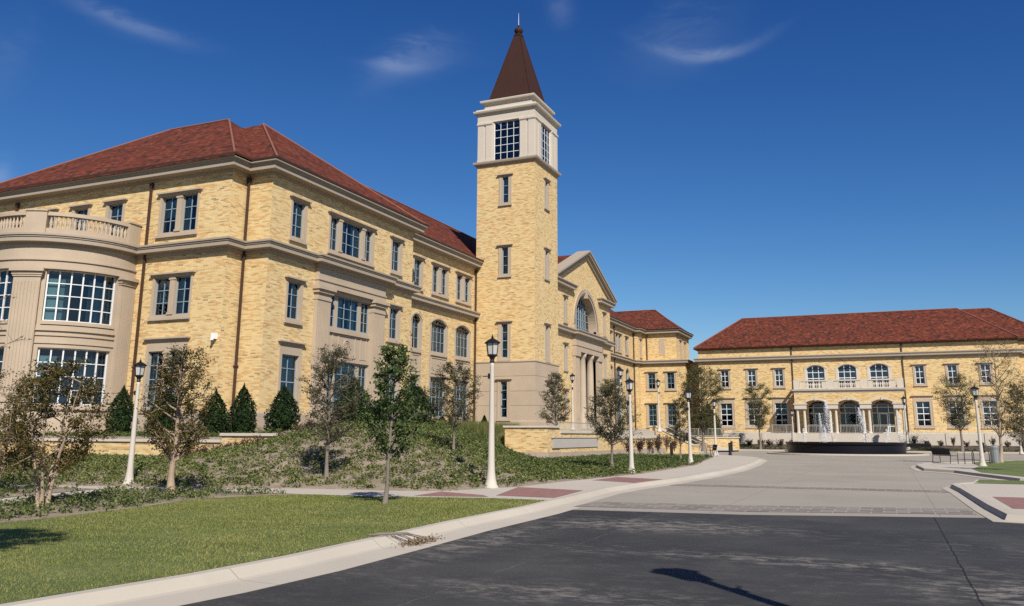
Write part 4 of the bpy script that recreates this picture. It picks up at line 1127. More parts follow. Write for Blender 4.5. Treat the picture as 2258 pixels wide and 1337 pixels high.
# porch
PY = 113.5
b = MB(); F_ = FY(PY)
ar = [(c - 1.32, c + 1.32, 5.2, 5.72, .40) for c in (-8.1, -4.28, -.48)]
b.plate(F_, -10.62, 2.05, 5.74, 7.22, [(a, c, 5.5, d, r) for a, c, _, d, r in ar], .55)
b.plate(FYb(PY + .55), -10.62, 2.05, 5.74, 7.22, [(a, c, 5.5, d, r) for a, c, _, d, r in ar], .01)
for X, G in ((-10.62, FXn), (2.05, FX)): b.plate(G(X), PY, FYW, 5.74, 7.22)
b.quad((-10.62, PY + .55, 6.4), (2.05, PY + .55, 6.4), (2.05, FYW, 6.4), (-10.62, FYW, 6.4))
b.build('porch_wall', M['brick_far'], far)
b = MB()
b.sweep([(-10.62, FYW - .16), (-10.62, PY), (2.05, PY), (2.05, FYW - .16)], [(-.3, 7.0), (.02, 7.0), (.05, 7.22), (.22, 7.27), (.26, 7.44), (-.3, 7.47)])
for a, c, _, d, r in ar:
    i_ = arc_pts(a, c, d, r); o_ = arc_pts(a - .22, c + .22, d, r + .2)
    for p, q, u, w in zip(i_[:-1], i_[1:], o_[:-1], o_[1:]):
        b.quad(F_(*p, -.06), F_(*q, -.06), F_(*w, -.06), F_(*u, -.06)); b.quad(F_(*u, -.06), F_(*w, -.06), F_(*w, .03), F_(*u, .03)); b.quad(F_(*p, -.06), F_(*q, -.06), F_(*q, .55), F_(*p, .55))
    b.fbox(F_, (a + c) / 2 - .12, (a + c) / 2 + .12, d + r - .06, d + r + .3, -.12, .1)
b.quad((-10.6, PY, 7.46), (2.03, PY, 7.46), (2.03, FYW, 7.46), (-10.6, FYW, 7.46))
b.build('porch_trim', M['stone_white'], far)
for x0, x1 in ((-10.66, -9.22), (-6.84, -5.52), (-3.03, -1.73), (.72, 2.09)):
    b = MB()
    b.fbox(F_, x0, x1, 5.02, 5.55, -.06, .62); b.fbox(F_, x0 - .08, x1 + .08, 5.55, 5.735, -.14, .70)
    for c in (x0 + .32, x1 - .32):
        b.lathe([(.26, 2.0), (.26, 2.12), (.2, 2.2), (.185, 2.3), (.18, 3.4), (.155, 4.78), (.19, 4.82), (.2, 4.9), (.25, 4.93), (.25, 5.015)], 14, (c, PY + .28))
    b.fbox(F_, x0 + .02, x1 - .02, .7, 2.0, -.02, .62)
    b.build('column_pair', M['stone_white'], far)
b = MB()
b.fbox(F_, -10.6, 2.03, 7.47, 7.60, .05, .35); b.fbox(F_, -10.62, 2.05, 8.42, 8.58, -.02, .40)
for c in (-10.25, -6.2, -2.35, 1.7): b.fbox(F_, c - .36, c + .36, 7.46, 8.62, -.03, .42)
for c in (-9.45, -7.0, -5.55, -3.1, -1.6, .9): b.fbox(F_, c - .25, c + .25, 7.6, 8.42, .04, .36)
for x in (-10.45, 1.88): b.box(x - .17, x + .17, PY + .4, FYW, 7.47, 7.6); b.box(x - .17, x + .17, PY + .4, FYW, 8.42, 8.58)
bl = b.build('balustrade', M['stone_white'], far)
b = MB()
for m in (-8.22, -4.33, -.4):
    for i in range(8): b.lathe([(.07, 7.6), (.045, 7.68), (.095, 7.88), (.05, 8.2), (.07, 8.42)], 6, (m - .85 + i * .243, PY + .2))
b.build('baluster', M['stone_white'], bl)['kind'] = 'stuff'

# terrace in front of the far building, with its white railings
tw = world_thing('terrace_wall', 'low pale stone terrace wall along the front of the arcaded building', 'wall', (-2, 112.5, .5))
b = MB(); b.box(-18.5, 16.2, 113.2, 117.6, .2, 1.98); b.box(-18.6, 16.3, 112.9, 113.2, .2, 2.06); b.build('wall', M['stone_white'], tw)
b = MB()
for x in (-18.55, -14.5, -10.9, -6.2, -2.4, 2.3, 6.2, 10.2, 14.2): b.box(x - .2, x + .2, 112.82, 113.28, .3, 2.14)
b.build('pier', M['stone_white'], tw)['kind'] = 'stuff'
def railing(pts, z0, h, label, step=.16, mat='rail'):
    """posts, rails and thin balusters along a polyline"""
    base = (pts[0][0], pts[0][1], z0 if not isinstance(z0, (list, tuple)) else z0[0])
    t = world_thing('railing', label, 'railing', base)
    zs = z0 if isinstance(z0, (list, tuple)) else [z0] * len(pts)
    b = MB()
    for (p, q, za, zb) in zip(pts[:-1], pts[1:], zs[:-1], zs[1:]):
        b.tube([(p[0], p[1], za + h), (q[0], q[1], zb + h)], .035, 6); b.tube([(p[0], p[1], za + .12), (q[0], q[1], zb + .12)], .025, 5)
    b.build('rail', M[mat], t)
    b = MB()
    for (p, q, za, zb) in zip(pts[:-1], pts[1:], zs[:-1], zs[1:]):
        L = math.dist(p, q); n = max(1, int(L / step))
        for i in range(n + 1):
            u = i / n; x, y, z = p[0] + (q[0] - p[0]) * u, p[1] + (q[1] - p[1]) * u, za + (zb - za) * u
            r = .03 if i % 10 == 0 else .012
            b.box(x - r, x + r, y - r, y + r, z, z + h)
    b.build('baluster', M[mat], t)['kind'] = 'stuff'
    return t
railing([(-18.3, 113.05), (-10.95, 113.05)], 2.06, 1.0, 'white railing on the terrace wall left of the arcaded porch')
railing([(-9.2, PY + .3), (-6.9, PY + .3)], 2.0, 1.05, 'white railing between the columns of the left porch arch')
railing([(-5.45, PY + .3), (-3.1, PY + .3)], 2.0, 1.05, 'white railing between the columns of the middle porch arch')
railing([(-1.7, PY + .3), (.7, PY + .3)], 2.0, 1.05, 'white railing between the columns of the right porch arch')
railing([(2.4, 113.05), (16.0, 113.05)], 2.06, .9, 'white railing on the terrace wall right of the arcaded porch', .3)

# ------------------------------------------------------------------ garden walls and stairs
pw = world_thing('planter_wall', 'low yellow brick planter wall with pale coping, stepped up at its right end', 'wall', (-28, 28.2, .5))
b = MB(); b.box(-56, -25.17, 28.05, 28.4, -.2, 1.30); b.box(-25.16, -22.12, 28.0, 28.45, -.2, 1.57); b.build('wall', M['brick'], pw)
b = MB(); b.box(-56, -25.24, 27.98, 28.47, 1.30, 1.41); b.box(-25.23, -22.05, 27.93, 28.52, 1.57, 1.68); b.build('coping', M['stone_white'], pw)
sw = world_thing('sign_wall', 'yellow brick retaining wall with a blank grey stone name panel beside the tower', 'wall', (-20.2, 60, .2))
b = MB(); b.box(-23.1, -20.1, 52.0, 54.2, -.3, 2.14); b.box(-20.5, -20.06, 54.2, 66.2, -.3, 1.80); b.box(-20.5, -20.06, 66.2, 83.4, -.3, 1.42); b.box(-23.1, -22.7, 54.2, 72, -.3, 1.95)
b.build('wall', M['brick'], sw)
b = MB(); b.box(-23.2, -20.0, 51.9, 54.28, 2.14, 2.26); b.box(-20.56, -19.98, 54.281, 66.28, 1.80, 1.92); b.box(-20.56, -19.98, 66.281, 83.5, 1.42, 1.54); b.build('coping', M['stone_white'], sw)
b = MB(); b.box(-22.2, -20.02, 51.92, 54.3, -.3, .60); b.box(-20.4, -19.97, 54.3, 83.4, -.3, .56); b.build('plinth', M['stone_block'], sw)
b = MB(); b.box(-20.07, -20.0, 52.75, 62.2, .84, 1.48); b.box(-20.07, -19.96, 52.65, 62.3, 1.481, 1.53); b.build('name_panel', plain('grey_stone_panel', (.42, .385, .345), .8), sw)
railing([(-20.3, 54.6), (-20.3, 66)], 1.92, .62, 'pale low railing on top of the sign wall', .22)
tr = MB(); tr.box(-28.4, -20.5, 54.2, 97, -.2, 1.75); tr.box(-28.35, -21.0, 72, 97, 1.75, 2.15); struct(tr.build('entrance_terrace', M['walk']))
st = world_thing('staircase', 'pale stone entrance stair with sloping side walls and handrails', 'stairs', (-19.2, 88, .1))
b = MB()
for i in range(12): b.box(-21.0 + i * .32, -21.0 + (i + 1) * .32, 84.2, 91.6, -.1, 2.15 - (i + 1) * .165)
b.build('steps', M['walk'], st)
for y0, y1 in ((83.7, 84.15), (91.65, 92.1)):
    b = MB(); n = len(b.v); pr = [(-21.6, -.1), (-16.9, -.1), (-16.9, .75), (-17.4, .75), (-21.0, 2.5), (-21.6, 2.5)]
    b.v = [(x, y0, z) for x, z in pr] + [(x, y1, z) for x, z in pr]; k = len(pr)
    b.f = [tuple(range(k)), tuple(range(2 * k - 1, k - 1, -1))] + [(i, (i + 1) % k, k + (i + 1) % k, k + i) for i in range(k)]
    b.build('side_wall', M['brick'], st)
    b = MB(); b.sweep([(-21.6, y0)], [(0, 0)]) if False else None
    for (xa, za), (xb, zb2) in (((-21.65, 2.5), (-21.0, 2.5)), ((-21.0, 2.5), (-17.4, .75)), ((-17.4, .75), (-16.85, .75))):
        n = len(b.v); b.v += [(x, y, z + dz) for x, z in ((xa, za), (xb, zb2)) for y in (y0 - .07, y1 + .07) for dz in (.002, .12)]
        b.f += [tuple(n + q for q in f_) for f_ in ((0, 1, 3, 2), (4, 6, 7, 5), (1, 5, 7, 3), (0, 2, 6, 4), (0, 4, 5, 1), (2, 3, 7, 6))]
    b.build('coping', M['stone_white'], st)
b = MB()
for y in (84.6, 87.9, 91.2):
    b.tube([(-21.1, y, 3.05), (-17.2, y, 1.1), (-16.9, y, 1.1), (-16.9, y, .1)], .03, 6)
    for x in (-21.0, -19.0): b.tube([(x, y, 2.1 - (x + 21) * .5), (x, y, 3.0 - (x + 21) * .5)], .025, 5)
b.build('handrail', M['rail'], st)['kind'] = 'stuff'
rw = world_thing('ramp_wall', 'low yellow brick ramp wall with pale coping left of the round-headed trees', 'wall', (-18, 100, .1))
b = MB(); b.box(-21.8, -15.6, 99.9, 100.3, -.1, 1.45); b.build('wall', M['brick'], rw); b = MB(); b.box(-21.9, -15.5, 99.82, 100.38, 1.45, 1.58); b.build('coping', M['stone_white'], rw)
railing([(-21.7, 100.1), (-15.7, 100.1)], 1.58, .9, 'pale railing on the brick ramp wall')
rp = MB(); rp.quad((-21.5, 94, .14), (-15.5, 94, .14), (-15.5, 99.85, .14), (-21.5, 99.85, 1.2)); struct(rp.build('ramp', M['walk']))

# ------------------------------------------------------------------ plants
M['leaf_green'] = leaf_mat('green_leaves', [(0, (.026, .044, .014)), (.4, (.060, .092, .027)), (.75, (.11, .155, .05)), (1, (.20, .24, .11))])
M['leaf_oak'] = leaf_mat('olive_brown_leaves', [(0, (.028, .031, .014)), (.45, (.070, .071, .033)), (.8, (.11, .105, .050)), (1, (.15, .135, .07))])
M['leaf_myrtle'] = leaf_mat('rusty_green_leaves', [(0, (.024, .030, .009)), (.40, (.065, .072, .020)), (.66, (.115, .088, .026)), (.88, (.17, .095, .030)), (1, (.19, .13, .05))])
M['leaf_light'] = leaf_mat('yellow_green_leaves', [(0, (.032, .038, .013)), (.5, (.075, .082, .027)), (.8, (.13, .125, .045)), (1, (.19, .155, .07))])
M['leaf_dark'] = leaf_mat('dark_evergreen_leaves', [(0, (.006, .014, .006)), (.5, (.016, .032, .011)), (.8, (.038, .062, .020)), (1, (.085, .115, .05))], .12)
M['leaf_cover'] = leaf_mat('ground_cover_leaves', [(0, (.022, .036, .010)), (.4, (.058, .086, .026)), (.75, (.11, .14, .045)), (1, (.21, .22, .10))], .2)
M['leaf_cover_dry'] = leaf_mat('dry_ground_cover', [(0, (.050, .066, .018)), (.4, (.110, .138, .040)), (.75, (.19, .205, .068)), (1, (.34, .32, .16))], .2)
M['leaf_maroon'] = leaf_mat('maroon_leaves', [(0, (.035, .014, .014)), (.5, (.085, .035, .03)), (1, (.16, .09, .06))])
M['leaf_brown'] = leaf_mat('dry_brown_leaves', [(0, (.03, .02, .016)), (.5, (.075, .048, .036)), (1, (.15, .10, .07))])
M['blade'] = leaf_mat('grass_blades', [(0, (.13, .165, .042)), (.40, (.225, .25, .068)), (.62, (.34, .335, .105)), (.9, (.50, .44, .18))], .45, .08, .42, .66, .7)
M['tall_blade'] = leaf_mat('ornamental_grass_blades', [(0, (.06, .085, .02)), (.5, (.14, .165, .05)), (1, (.26, .23, .11))], .35)

def leaf_arrays(C, size, rng, aspect=.55, upb=.35):
    """elongated leaf quads around the centres C"""
    n = len(C)
    a = rng.normal(size=(n, 3)); a /= np.linalg.norm(a, axis=1)[:, None]
    nn = rng.normal(size=(n, 3)); nn[:, 2] += upb * 2
    u = np.cross(a, nn); u /= (np.linalg.norm(u, axis=1)[:, None] + 1e-9)
    w = np.cross(nn / (np.linalg.norm(nn, axis=1)[:, None]), u)
    s = (size * rng.uniform(.6, 1.3, n))[:, None]
    V = np.empty((n, 4, 3))
    V[:, 0] = C - u * s * .5; V[:, 1] = C + w * s * .5 * aspect; V[:, 2] = C + u * s * .5; V[:, 3] = C - w * s * .5 * aspect
    return V.reshape(-1, 3), np.arange(n * 4).reshape(n, 4)
SHAPE = {'oval': lambda t: math.sin(math.pi * min(1, max(0, .08 + .90 * t)) ** .85) ** .75,
         'cone': lambda t: (1 - t) ** .75 * .95 + .08 if t > .12 else .65 + t * 2.6,
         'vase': lambda t: (.35 + .75 * t) if t < .65 else (.84 * math.sqrt(max(0, 1 - ((t - .65) / .38) ** 2))),
         'egg': lambda t: math.sin(math.pi * min(1, max(0, .12 + .86 * t))) ** .7 * (1.12 - .35 * t)}
def tree(name, label, p, H, rx, cz, shape='oval', nlimb=16, ntw=7, nleaf=4000, leaf=.07, lm='leaf_oak', bm='bark', seed=1, stems=1, r0=.05, jit=.10, lean=(0, 0), group=None, cat='tree', bare=.0, tstem=.8):
    rnd = random.Random(seed); rng = np.random.default_rng(seed)
    t = thing(name, label, cat, p, 0, group)
    wood = MB(); twigs = []
    sh = SHAPE[shape]
    leaders = []
    for k in range(stems):
        a = 2 * math.pi * (k + rnd.random() * .5) / stems
        sp = 0 if stems == 1 else rx * .42
        top = (H * .93 if stems == 1 else H * rnd.uniform(.78, .9))
        b0 = (0, 0) if stems == 1 else (.10 * math.cos(a), .10 * math.sin(a))
        pts = []
        for i in range(8):
            u = i / 7
            pts.append((b0[0] + lean[0] * u + sp * math.cos(a) * u ** 1.2 + rnd.uniform(-1, 1) * .03 * H * .25 * (u > 0), b0[1] + lean[1] * u + sp * math.sin(a) * u ** 1.2 + rnd.uniform(-1, 1) * .03 * H * .25 * (u > 0), -.08 + (top + .08) * u))
        rad = [r0 * (1.25 if i == 0 else (1 - .93 * (i / 7) ** .9)) * (1 if stems == 1 else tstem) + .004 for i in range(8)]
        wood.tube(pts, rad, 8); leaders.append(pts)
    def at(pts, u):
        u = max(0, min(.999, u)) * 7; i = int(u); f = u - i
        return tuple(pts[i][q] + (pts[i + 1][q] - pts[i][q]) * f for q in range(3))
    for i in range(nlimb):
        L = leaders[i % len(leaders)]
        ut = (i + rnd.random()) / nlimb
        zt = cz + (H - cz) * (.04 + .94 * ut)
        zl = max(cz * .82, zt - (H - cz) * rnd.uniform(.16, .34) * (1.0 - .4 * ut))
        o = at(L, zl / L[-1][2])
        a = i * 2.39996 + rnd.uniform(-.5, .5)
        r = rx * sh((zt - cz) / (H - cz)) * rnd.uniform(.62, 1.05)
        cxy = (lean[0] * zt / H, lean[1] * zt / H)
        e = (cxy[0] + r * math.cos(a), cxy[1] + r * math.sin(a), zt)
        m1 = tuple(o[q] + (e[q] - o[q]) * .4 + (0, 0, -.04 * H * .2)[q] + rnd.uniform(-1, 1) * .04 * rx for q in range(3))
        m2 = tuple(o[q] + (e[q] - o[q]) * .75 + rnd.uniform(-1, 1) * .06 * rx for q in range(3))
        rl = r0 * .42 * (1 - .55 * ut)
        wood.tube([o, m1, m2, e], [rl + .003, rl * .7 + .003, rl * .42 + .003, .003], 5, False)
        P = [o, m1, m2, e]
        for j in range(ntw + 4):
            u = rnd.uniform(.28, 1.0) * 3; q = min(2, int(u)); f = u - q
            s = tuple(P[q][c] + (P[q + 1][c] - P[q][c]) * f for c in range(3))
            ln = rx * rnd.uniform(.16, .42)
            d = Vector((math.cos(a) * .5 + rnd.gauss(0, .7), math.sin(a) * .5 + rnd.gauss(0, .7), rnd.gauss(.45, .5))).normalized() * ln
            e2 = (s[0] + d.x, s[1] + d.y, min(H * 1.01, s[2] + d.z))
            wood.tube([s, e2], [.007 + rl * .16, .003], 3, False)
            if rnd.random() > bare: twigs.append((s, e2))
    wood.smooth = True
    w = wood.build('trunk', M[bm]); w.parent = t
    T = np.array(twigs)
    idx = rng.integers(0, len(T), nleaf); u = rng.uniform(.15, 1.08, nleaf)[:, None]
    C = T[idx, 0] + (T[idx, 1] - T[idx, 0]) * u + rng.normal(size=(nleaf, 3)) * jit * .62 * np.array([1, 1, .8])
    C = C[C[:, 2] > cz * .8]
    V, F = leaf_arrays(C, leaf, rng)
    np_mesh('crown', V, F, M[lm], t)
    return t
tree('crape_myrtle', 'tall thin twigs with a few leaves reaching in at the left edge before the bay', (-22.3, 15.0, .14), 5.9, 1.15, 3.4, 'oval', 16, 5, 420, .07, 'leaf_oak', 'bark', 57, 2, .035, .05)
TG = 'young trees planted around the lawn and bank'
tree('crape_myrtle', 'rust and green crape myrtle with several thin stems nearest the left lawn edge', (-16.45, 13.12, .14), 3.05, 1.15, .75, 'oval', 30, 9, 12500, .06, 'leaf_myrtle', 'bark_tan', 3, 4, .05, .085)
tree('crape_myrtle', 'crape myrtle with thick tan trunk and brown crown in front of the leftmost lamp', (-17.04, 17.26, .14), 3.75, .98, 1.05, 'oval', 32, 9, 11500, .058, 'leaf_myrtle', 'bark_tan', 12, 1, .095, .08)
tree('crape_myrtle', 'multi-stemmed crape myrtle cut off by the left edge of the photo', (-21.9, 15.9, .14), 3.1, 1.25, .7, 'oval', 26, 9, 8500, .055, 'leaf_myrtle', 'bark_tan', 21, 3, .05, .09)
tree('young_oak', 'slim young tree with glossy green leaves standing on the mown lawn', (-10.47, 16.97, .13), 3.6, .72, 1.25, 'oval', 26, 8, 5600, .078, 'leaf_green', 'bark', 5, 1, .05, .075, (.16, 0))
tree('young_oak', 'young tree with thin grey-brown crown on the bank behind the lawn tree', (-15.59, 21.94, bank_z(-15.59, 21.94)), 4.0, 1.0, 1.3, 'oval', 34, 9, 9500, .058, 'leaf_oak', 'bark', 7, 1, .062, .085)
tree('young_oak', 'small brown-crowned tree high on the bank left of the tower', (-14.77, 28.6, bank_z(-14.77, 28.6)), 3.3, 1.02, 1.15, 'oval', 26, 9, 8200, .06, 'leaf_oak', 'bark', 9, 1, .05, .08)
tree('young_oak', 'grey-green pointed tree behind the sign wall beside the tower foot', (-21.81, 58, 1.85), 4.2, 1.35, .7, 'cone', 34, 8, 8200, .085, 'leaf_oak', 'bark', 14, 1, .07, .11)
tree('young_oak', 'rounded grey-green tree in front of the name panel wall', (-11.39, 37.38, .17), 3.95, 1.25, 1.35, 'egg', 36, 9, 11500, .068, 'leaf_oak', 'bark', 17, 1, .07, .10)
tree('young_oak', 'slender brown tree beside the lamp at the end of the planting bed', (-12.04, 54.21, .16), 3.9, .85, 1.2, 'oval', 24, 8, 4600, .08, 'leaf_oak', 'bark', 23, 1, .055, .09)
tree('elm_tree', 'broad vase-shaped green tree between the long hall and the arcaded building', (-17.2, 88, .10), 8.4, 2.8, 2.5, 'vase', 46, 10, 17000, .12, 'leaf_light', 'bark', 27, 1, .16, .2, (0, 0), None, 'tree', .1)
tree('elm_tree', 'thin yellow-green tree in the bed left of the porch', (-14.31, 108, .2), 7.8, 2.1, 2.7, 'vase', 34, 9, 9000, .12, 'leaf_light', 'bark', 31, 1, .12, .18, (0, 0), None, 'tree', .15)
tree('elm_tree', 'open yellow-green tree in front of the right windows of the arcaded building', (7.14, 106, .2), 8.2, 2.7, 2.6, 'vase', 40, 9, 9500, .12, 'leaf_light', 'bark', 37, 1, .14, .2, (0, 0), None, 'tree', .2)
tree('elm_tree', 'tall bare-topped tree with reddish trunk beside the trash can', (6.25, 62, .13), 7.6, 1.9, 1.9, 'vase', 36, 9, 3000, .085, 'leaf_light', 'bark_tan', 41, 1, .10, .16, (.3, 0), None, 'tree', .35)
tree('young_oak', 'brown-leaved sapling at the right edge of the photo', (5.75, 47, .13), 4.0, .95, 1.3, 'oval', 26, 8, 5200, .065, 'leaf_myrtle', 'bark', 43, 1, .045, .09)
tree('elm_tree', 'brown round-headed tree behind the sapling at the right edge', (9.3, 70, .13), 5.6, 1.9, 1.5, 'oval', 30, 9, 7000, .09, 'leaf_oak', 'bark', 47, 1, .10, .15)
tree('young_oak', 'street tree outside the photo whose shadow falls on the near lawn', (-7.75, 3.6, .13), 6.9, 1.1, 5.1, 'oval', 30, 9, 9000, .085, 'leaf_green', 'bark', 53, 1, .06, .08)

def evergreen(label, p, H, r, seed, n=5200, leaf=.075, bush=False):
    rng = np.random.default_rng(seed)
    t = thing('evergreen_shrub', label, 'shrub', p, 0, 'dark clipped evergreens along the hall')
    u = rng.uniform(0, 1, n) ** (1.0 if bush else 1.25); ang = rng.uniform(0, 2 * math.pi, n)
    prof = np.sqrt(np.clip(1 - (2 * u - .85) ** 2 * .85, 0, 1)) * np.where(u > .35, np.sqrt(np.clip(1 - ((u - .35) / .68) ** 2.2, 0, 1)) * (1 - .28 * (u - .35) / .65), 1) if not bush else np.sqrt(np.clip(1 - (u * 1.0) ** 2.4, 0, 1))
    lump = 1 + .10 * np.sin(3 * ang + 7 * u + seed) + .10 * np.sin(5 * ang - 13 * u + 2 * seed) + .10 * np.sin(9 * ang + 23 * u + seed)
    rr = r * prof * lump * (1 - np.abs(rng.normal(0, .13, n)))
    C = np.stack([rr * np.cos(ang), rr * np.sin(ang), u * H * (1 + .03 * rng.normal(size=n))], 1)
    V, F = leaf_arrays(C, leaf, rng, .6)
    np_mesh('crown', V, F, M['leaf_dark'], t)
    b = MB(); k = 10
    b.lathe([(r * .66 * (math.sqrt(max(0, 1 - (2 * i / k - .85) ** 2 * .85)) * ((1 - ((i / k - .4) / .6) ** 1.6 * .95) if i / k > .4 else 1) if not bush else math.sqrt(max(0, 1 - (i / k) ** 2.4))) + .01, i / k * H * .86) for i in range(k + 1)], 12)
    b.build('light_block_core', M['leaf_dark']).parent = t  # solid core added to stop light passing through the leaves
    b = MB(); b.tube([(0, 0, -.15), (0, 0, H * .3)], [.05, .03], 6); b.build('trunk', M['bark']).parent = t
for i, (lb, x, y, z, H, r, bush) in enumerate((('dark cone-shaped evergreen beside the curved bay pilaster', -35.3, 32, 1.35, 2.55, .72, 0), ('dark evergreen behind the brown crape myrtle, left of the cone pair', -32.6, 32.2, 1.35, 2.2, .85, 1),
                                   ('left one of the paired dark evergreens at the hall corner', -29.75, 32.5, 1.38, 2.25, .72, 0), ('right one of the paired dark evergreens at the hall corner, over the raised planter', -28.5, 33, 1.4, 2.5, .70, 0),
                                   ('single dark cone evergreen below the first pavilion window', -25.7, 32.5, 1.6, 2.2, .76, 0), ('wide dark evergreen behind the grey-brown bank tree', -24.9, 37, 1.95, 2.5, .95, 0),
                                   ('low dark evergreen hidden behind the lawn tree, left', -25.6, 41, 2.0, 1.5, 1.2, 1), ('big rounded dark evergreen behind the lawn tree', -24.3, 42, 2.0, 2.3, 1.25, 1),
                                   ('tiny dark conifer at the tower foot', -29.56, 62.5, 2.0, 1.1, .26, 0), ('small dark conifer below the last arched window left of the tower', -30.4, 57, 2.0, 1.0, .3, 0), ('tall dark evergreen mass added to stand in for the shadow in the gap between the two buildings', -20.6, 109, .3, 5.2, 1.7, 0))):  # last one is an added dark mass for the shade in the gap
    evergreen(lb, (x, y, z), H, r, 60 + i, 6200 if r < 1 else 9500, .10 if y < 60 else .16, bool(bush))

def scatter_cover(name, label, polys, spacing, nleaf, rad, hgt, leaf, mat, seed, zf, keep=None, spread=.5):
    rng = np.random.default_rng(seed); rnd = random.Random(seed)
    pts = []
    for P in polys:
        x0, x1 = min(p[0] for p in P), max(p[0] for p in P); y0, y1 = min(p[1] for p in P), max(p[1] for p in P)
        for ij in range(int((x1 - x0) / spacing) * int((y1 - y0) / spacing)):
            nx_ = int((x1 - x0) / spacing)
            x, y = x0 + (ij % nx_ + rnd.uniform(-.15, 1.15)) * spacing, y0 + (ij // nx_ + rnd.uniform(-.15, 1.15)) * spacing
            if inside(x, y, P) and (keep is None or keep(x, y, rnd)): pts.append((x, y, zf(x, y)))
    P = np.array(pts); n = len(P)
    k = np.repeat(np.arange(n), nleaf); sc_ = rng.uniform(.6, 1.25, n)[k]
    a = rng.uniform(0, 2 * math.pi, len(k)); r = np.sqrt(rng.uniform(0, 1, len(k))) * rad * sc_
    z = rng.uniform(.15, 1, len(k)) * hgt * sc_ * (1 - .55 * (r / (rad * sc_)) ** 2)
    C = P[k] + np.stack([r * np.cos(a), r * np.sin(a), z], 1)
    V, F = leaf_arrays(C, leaf, rng, .6, .6)
    o = np_mesh(name, V, F, M[mat]); tag(o, label, 'ground cover', None, 'stuff')
def vn(x, y): return .5 + .5 * math.sin(x * .9 + 1.3 * math.sin(y * .6)) * math.sin(y * .8 + 1.1 * math.sin(x * .5))
def ok(x, y):
    if x < -22.0 and y > 27.9: return False
    if x < -20 and 51.8 < y: return False
    return y < 66 and x > -34 and dist(x, y, EDGE) > .18
scatter_cover('ground_cover', 'low dull green ground cover in clumps over mulch on the sunny bank', [BANK], .37, 40, .23, .18, .08, 'leaf_cover_dry', 71, bank_z,
              lambda x, y, r: ok(x, y) and y < 41 and r.random() < (.84 + .14 * vn(x, y)) * (1 - sm((y - 33) / 8) * .5))
scatter_cover('ground_cover', 'dense dark green ground cover on the bank below the tower and along the walk', [BANK], .36, 26, .24, .23, .09, 'leaf_cover', 72, bank_z,
              lambda x, y, r: ok(x, y) and r.random() < max(.20 + .20 * vn(x * 1.3, y), sm((y - 25) / 9) * .95, .55 * sm((1.6 - dist(x, y, EDGE)) / 1.0)))
scatter_cover('ground_cover', 'low leafy green plants in the bed between the lawn and the pale walk', [BED, ISLE], .42, 46, .21, .19, .066, 'leaf_cover', 73, lambda x, y: .14, lambda x, y, r: x > -31 and y > 5 and dist(x, y, BED + BED[:1]) > .2 and dist(x, y, ISLE + ISLE[:1]) > .25 and r.random() < .85)
scatter_cover('ground_cover', 'dry olive plants mixed into the bed at the lawn edge', [BED], .55, 30, .2, .24, .062, 'leaf_cover_dry', 74, lambda x, y: .14, lambda x, y, r: r.random() < .6)
scatter_cover('ground_cover', 'dark shrubby ground cover in the planter behind the low brick wall', [[(-55, 28.6), (-22.3, 28.6), (-26, 34.5), (-33, 35), (-39, 34), (-42, 29.6), (-55, 30)]], .42, 22, .26, .26, .09, 'leaf_cover', 75, bank_z, lambda x, y, r: math.hypot(x + 43.1, y - 34.3) > 4.7)
scatter_cover('ground_cover', 'green ground cover in the bed in front of the arcaded building', [[(-24, 108), (18, 108), (18, 109.6), (-24, 109.6)]], .5, 16, .35, .28, .16, 'leaf_cover', 76, lambda x, y: .2)
# ornamental grass along the foot of the recessed range
rng = np.random.default_rng(80); rnd = random.Random(80)
pts = []
for _ in range(900):
    x, y = rnd.uniform(-31.5, -22.5), rnd.uniform(46, 65)
    if y > 51 and x > -23.6: continue
    if dist(x, y, [(-25.5, 46), (-25.5, 52), (-28, 65)]) < 2.6: pts.append((x, y, bank_z(x, y)))
P = np.array(pts); k = np.repeat(np.arange(len(P)), 26); n = len(k)
a = rng.uniform(0, 2 * math.pi, n); tilt = np.abs(rng.normal(0, .34, n)); h = rng.uniform(.45, .95, n)
base = P[k] + rng.normal(size=(n, 3)) * np.array([.09, .09, 0]); tip = base + np.stack([h * np.sin(tilt) * np.cos(a), h * np.sin(tilt) * np.sin(a), h * np.cos(tilt)], 1)
side = np.stack([-np.sin(a), np.cos(a), 0 * a], 1) * .013
V = np.stack([base - side, base + side, tip], 1).reshape(-1, 3)
tag(np_mesh('ornamental_grass', V, np.arange(3 * n).reshape(n, 3), M['tall_blade']), 'tall yellow-green ornamental grass along the foot of the hall beside the tower', 'grass', None, 'stuff')
# mown lawn blades
rng = np.random.default_rng(81); n0 = 230000
x = rng.uniform(-15.2, -7.2, n0); y = 3.2 + 16.5 * rng.uniform(0, 1, n0) ** 1.25
ex = np.interp(y, [-14, 5.6, 7.7, 9.3, 11.5, 14.1, 17.8, 19.6], [-7.5, -7.5, -7.25, -7.2, -7.3, -7.45, -7.5, -7.62]); lx = np.interp(y, [3, 7, 10.4, 11.8, 13.6, 15.7, 16.5, 18, 18.63, 18.82, 19.66], [-13.5, -13.8, -14.06, -14.1, -14.4, -15, -14.9, -14.4, -13.5, -11.5, -8.8])
ok_ = (x < ex + rng.uniform(-.02, .05, n0)) & (x > lx - .03) & (y < 19.6)
x, y = x[ok_], y[ok_]; n = len(x)
a = rng.uniform(0, 2 * math.pi, n); h = rng.uniform(.010, .030, n) * (1 + .3 * np.sin(x * 1.7) * np.sin(y * 1.1)); tl = rng.uniform(.2, .95, n)
wv = .0026 + .0003 * (y - 3)
base = np.stack([x, y, np.full(n, .137)], 1); tip = base + np.stack([h * tl * np.cos(a), h * tl * np.sin(a), h], 1); side = np.stack([-np.sin(a) * wv, np.cos(a) * wv, 0 * a], 1)
